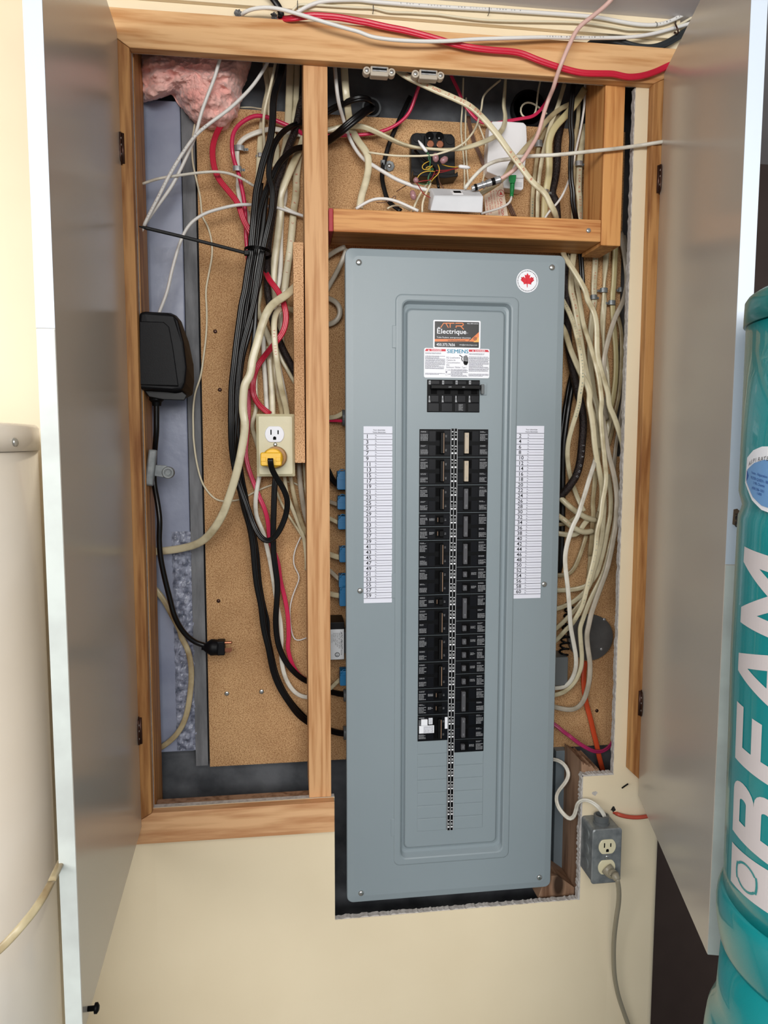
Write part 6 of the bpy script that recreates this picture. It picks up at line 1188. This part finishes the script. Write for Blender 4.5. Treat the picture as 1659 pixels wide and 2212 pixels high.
def block_letter(ch, s0, zb, s_top, cap, wd, sk):
    "heavy block letter drawn in a unit square, laid sideways on the tank"
    bm = BM(); R = lambda x0, y0, x1, y1: bm.faces.new([bm.verts.new((x, y, 0)) for x, y in ((x0, y0), (x1, y0), (x1, y1), (x0, y1))])
    P_ = lambda *p: bm.faces.new([bm.verts.new((x, y, 0)) for x, y in p])
    if ch == 'E': R(0, 0, .30, 1); R(.30, .80, 1, 1); R(.30, .41, .92, .60); R(.30, 0, 1, .21)
    if ch == 'M': P_((0, 0), (.20, 0), (.20, 1), (0, 1)); P_((.80, 0), (1, 0), (1, 1), (.80, 1)); P_((.20, 1), (.20, .60), (.50, .0), (.50, .42)); P_((.50, .42), (.50, 0), (.80, .60), (.80, 1))
    if ch == 'A': P_((0, 0), (.24, 0), (.50, .74), (.50, 1), (.36, 1)); P_((1, 0), (.64, 1), (.50, 1), (.50, .74), (.76, 0)); P_((.302, .18), (.698, .18), (.635, .36), (.365, .36))
    if ch == 'B':
        R(0, 0, .28, 1)
        for y0, y1, xr, h0, h1 in ((.50, 1, .94, .66, .81), (0, .50, 1.0, .19, .36)):
            n = 10; ro, ri = (y1-y0)/2, (h1-h0)/2; cy, hy = (y0+y1)/2, (h0+h1)/2; xo, xi = xr-ro*.9, xr-.26-ri*.7
            out = [(.28, y0)]+[(xo+ro*.9*cos(math.pi*i/n-math.pi/2), cy+ro*sin(math.pi*i/n-math.pi/2)) for i in range(n+1)]+[(.28, y1)]
            inn = [(.28, h0)]+[(xi+ri*.7*cos(math.pi*i/n-math.pi/2), hy+ri*sin(math.pi*i/n-math.pi/2)) for i in range(n+1)]+[(.28, h1)]
            for i in range(n+2): P_(out[i], out[i+1], inn[i+1], inn[i])
    for v in bm.verts: x, y = v.co.x, v.co.y; v.co = Vector((s_top+cap*(1-y), 0, zb+x*wd+sk*y))
    return wrap(bm, .0006, s_top, s_top+cap)
def hit(px, py):
    "height of the tank surface point seen at px, py"
    d = FWD+RT*((px-829.5)/CF)-UP*((py-1106)/CF); ex, ey = EYE.x-Xc, EYE.y-Yc; A_ = d.x**2+d.y**2; B_ = 2*(d.x*ex+d.y*ey); C_ = ex*ex+ey*ey-(R_-.002)**2
    t = (-B_-math.sqrt(max(0, B_*B_-4*A_*C_)))/(2*A_); return EYE.z+d.z*t
for ch, x, y0, y1 in (('B', 1589, 1814, 1679), ('E', 1594, 1646, 1518), ('A', 1602, 1505, 1366), ('M', 1612, 1353, 1185)):
    a, b = hit(x, y0), hit(x, y1); mesh('letter', block_letter(ch, 0, a-(.0 if ch == 'B' else .004), .050, .080, (b-a), .006), MATS['letter_grey'], TK, label='pale letter '+ch)
bm = BM(); a, b = z(1975), z(1868)
bm.faces.new([bm.verts.new(p) for p in ((.050, 0, hit(1583, 1913)), (.126, 0, hit(1583, 1913)+.004), (.126, 0, hit(1583, 1823)+.004), (.050, 0, hit(1583, 1823)))]); wrap(bm, .0006, .050, .126)
lg = mesh('logo_square', bm, MATS['letter_grey'], TK)
bm = BM(); n = 30; zc = (hit(1583, 1913)+hit(1583, 1823))/2; pr = []
for i in range(n):
    t = 2*math.pi*i/n; rx = .019*cos(t); rz = .0155*sin(t)*(1 if abs(cos(t)) < .85 else 1.5); pr.append((rx, rz))
for i in range(n):
    p, q = pr[i], pr[(i+1) % n]; bm.faces.new([bm.verts.new(onT(.082+x*k, zc+y*k, .0011)) for (x, y), k in ((p, 1), (q, 1), (q, .84), (p, .84))])
mesh('logo_outline', bm, MATS['teal'], lg)
# round dealer sticker
SO = .031; zc = hit(1618, 1026)-.004; bm = BM(); pts = [(.016, zc+.022), (.030, zc+.0300), (.046, zc+.0340), (.075, zc+.0345), (.075, zc-.034), (.050, zc-.0300), (.032, zc-.0215), (.0135, zc-.0045)]
bm.faces.new([bm.verts.new((s_+SO, 0, zz)) for s_, zz in pts]); wrap(bm, .0008, .04, .11); st = mesh('dealer_sticker', bm, MATS['sticker_white'], TK)
bm = BM(); bm.faces.new([bm.verts.new((s_+SO, 0, zz)) for s_, zz in ((.0195, zc+.010), (.034, zc+.0170), (.050, zc+.0205), (.073, zc+.0215), (.073, zc-.029), (.050, zc-.0255), (.034, zc-.0180), (.0185, zc-.0035))]); wrap(bm, .0013, .04, .11); mesh('blue_field', bm, MATS['label_blue'], st)
bm = BM(); bm.faces.new([bm.verts.new(onT(s_+SO, zz, .0016)) for s_, zz in ((.0187, zc+.0095), (.0235, zc+.0035), (.0184, zc-.003))]); mesh('navy_wedge', bm, MATS['label_navy'], st)
bm = BM()
for i, ch in enumerate('ASPIRATEUR'):
    s0 = SO+.0225+i*.0046; zz = zc+.0135+.0065*(1-math.exp(-i*.35)); text(bm, ch, (0, 0, 0), .0062, fn=lambda u, v, s0=s0, zz=zz: onT(s0+u+v*.15, zz+v+u*.3, .0017))
mesh('sticker_print', bm, MATS['dark_print'], st)
bm = BM()
for i, s_ in enumerate(('Vente - Réparation', 'FILTER QUEEN - BEAM', '1198, Chemin', '(450) 586-1001', '1-800')):
    s0 = SO+(.030, .029, .034, .032, .042)[i]; zz = zc+.0060-i*.0052; text(bm, s_, (0, 0, 0), .0040, fn=lambda u, v, s0=s0, zz=zz: onT(s0+u*.9, zz+v-u*.12, .0017))
mesh('sticker_lines', bm, MATS['label_navy'], st)
# small brown tag poking out from behind the tank, on the door edge
o = thing('paper_tag', 'small brown tag with NMD print, stuck on the right door edge beside the tank', 'tag')
def bt(x, y): return W(1580+x/9.215, 960+y/9.215, -.472)
bm = BM(); pts = [bt(*p) for p in ((50, 1295), (118, 1280), (182, 1340), (150, 1470), (108, 1632), (25, 1590))]; prism(bm, pts, .0008); mesh('tag_body', bm, MATS['brown_tag'], o)
bm = BM(); text(bm, 'NMD', bt(75, 1370)+Vector((0, -.0004, 0)), .0075, (0, 0, -1), (1, 0, 0), 'L', True); mesh('tag_print', bm, MATS['ink'], o)
# white water heater on the left
HT = thing('water_heater', 'cream-white water heater jacket at the lower left, behind the open left door', 'water heater'); Rh = .26; Yh = -.285
d_ = FWD+RT*((88-829.5)/CF)-UP*((1100-1106)/CF); th = math.atan2(d_.x, d_.y); Xh = ((Yh+D)*sin(th)-Rh)/cos(th)
def hz(py):
    d = FWD+RT*((60-829.5)/CF)-UP*((py-1106)/CF); hyp = math.hypot(Xh, Yh+D); t = math.sqrt(hyp*hyp-Rh*Rh); return EYE.z+d.z/math.hypot(d.x, d.y)*t
def lathe2(pr, n=120):
    bm = BM(); rings = []
    for zz, r in pr: rings.append([bm.verts.new((Xh+r*cos(2*math.pi*i/n), Yh+r*sin(2*math.pi*i/n), zz)) for i in range(n)])
    for a, b in zip(rings, rings[1:]):
        for i in range(n): bm.faces.new((a[i], a[(i+1) % n], b[(i+1) % n], b[i]))
    bm.faces.new(rings[0][::-1]); bm.faces.new(rings[-1]); return bm
mesh('jacket', lathe2([(-.34, Rh), (hz(974), Rh)]), MATS['heater'], HT, smooth=True)
mesh('top_cap', lathe2([(hz(973), Rh), (hz(973), Rh+.0025), (hz(926), Rh+.0025), (hz(919), Rh-.001), (hz(916), Rh-.02)]), MATS['heater'], HT, smooth=True)
for q in list(HT.children):
    for p in q.data.polygons: p.use_smooth = len(p.vertices) < 5
ah = math.atan2(EYE.y-Yh, EYE.x-Xh); P_ = None
for i in range(400):
    a = ah+rad(60)-rad(120)*i/400; q = Vector((Xh+(Rh+.0027)*cos(a), Yh+(Rh+.0027)*sin(a), hz(955))); v = q-EYE; px = 829.5+CF*v.dot(RT)/v.dot(FWD)
    if P_ is None or abs(px-32) < P_[0]: P_ = (abs(px-32), q, a)
q, a = P_[1], P_[2]; bm = BM(); screw(bm, q, .0055, (cos(a), sin(a), 0), .004); mesh('cap_rivet', bm, MATS['screw_zinc'], HT, smooth=True)
bm = BM(); C = smoothpath([q+Vector((0, -.003, .001)), q+Vector((-.008, -.004, .008)), q+Vector((-.022, -.004, .010)), q+Vector((-.05, -.004, .0115))], .003); sweep(bm, C, .0012, 'round'); mesh('seal_wire', bm, MATS['steel'], HT, smooth=True)
cable('flat_cable', 'nmd_old', 17, 'flat', 'U 260,1560:-430 225,1620:-470 205,1660:-500 165,1740:-540 120,1810:-560 70,1870:-575 20,1925:-580 -50,1985:-585 -150,2050:-590', 'old cream cable sagging in front of the water heater from behind the left door')

finish()
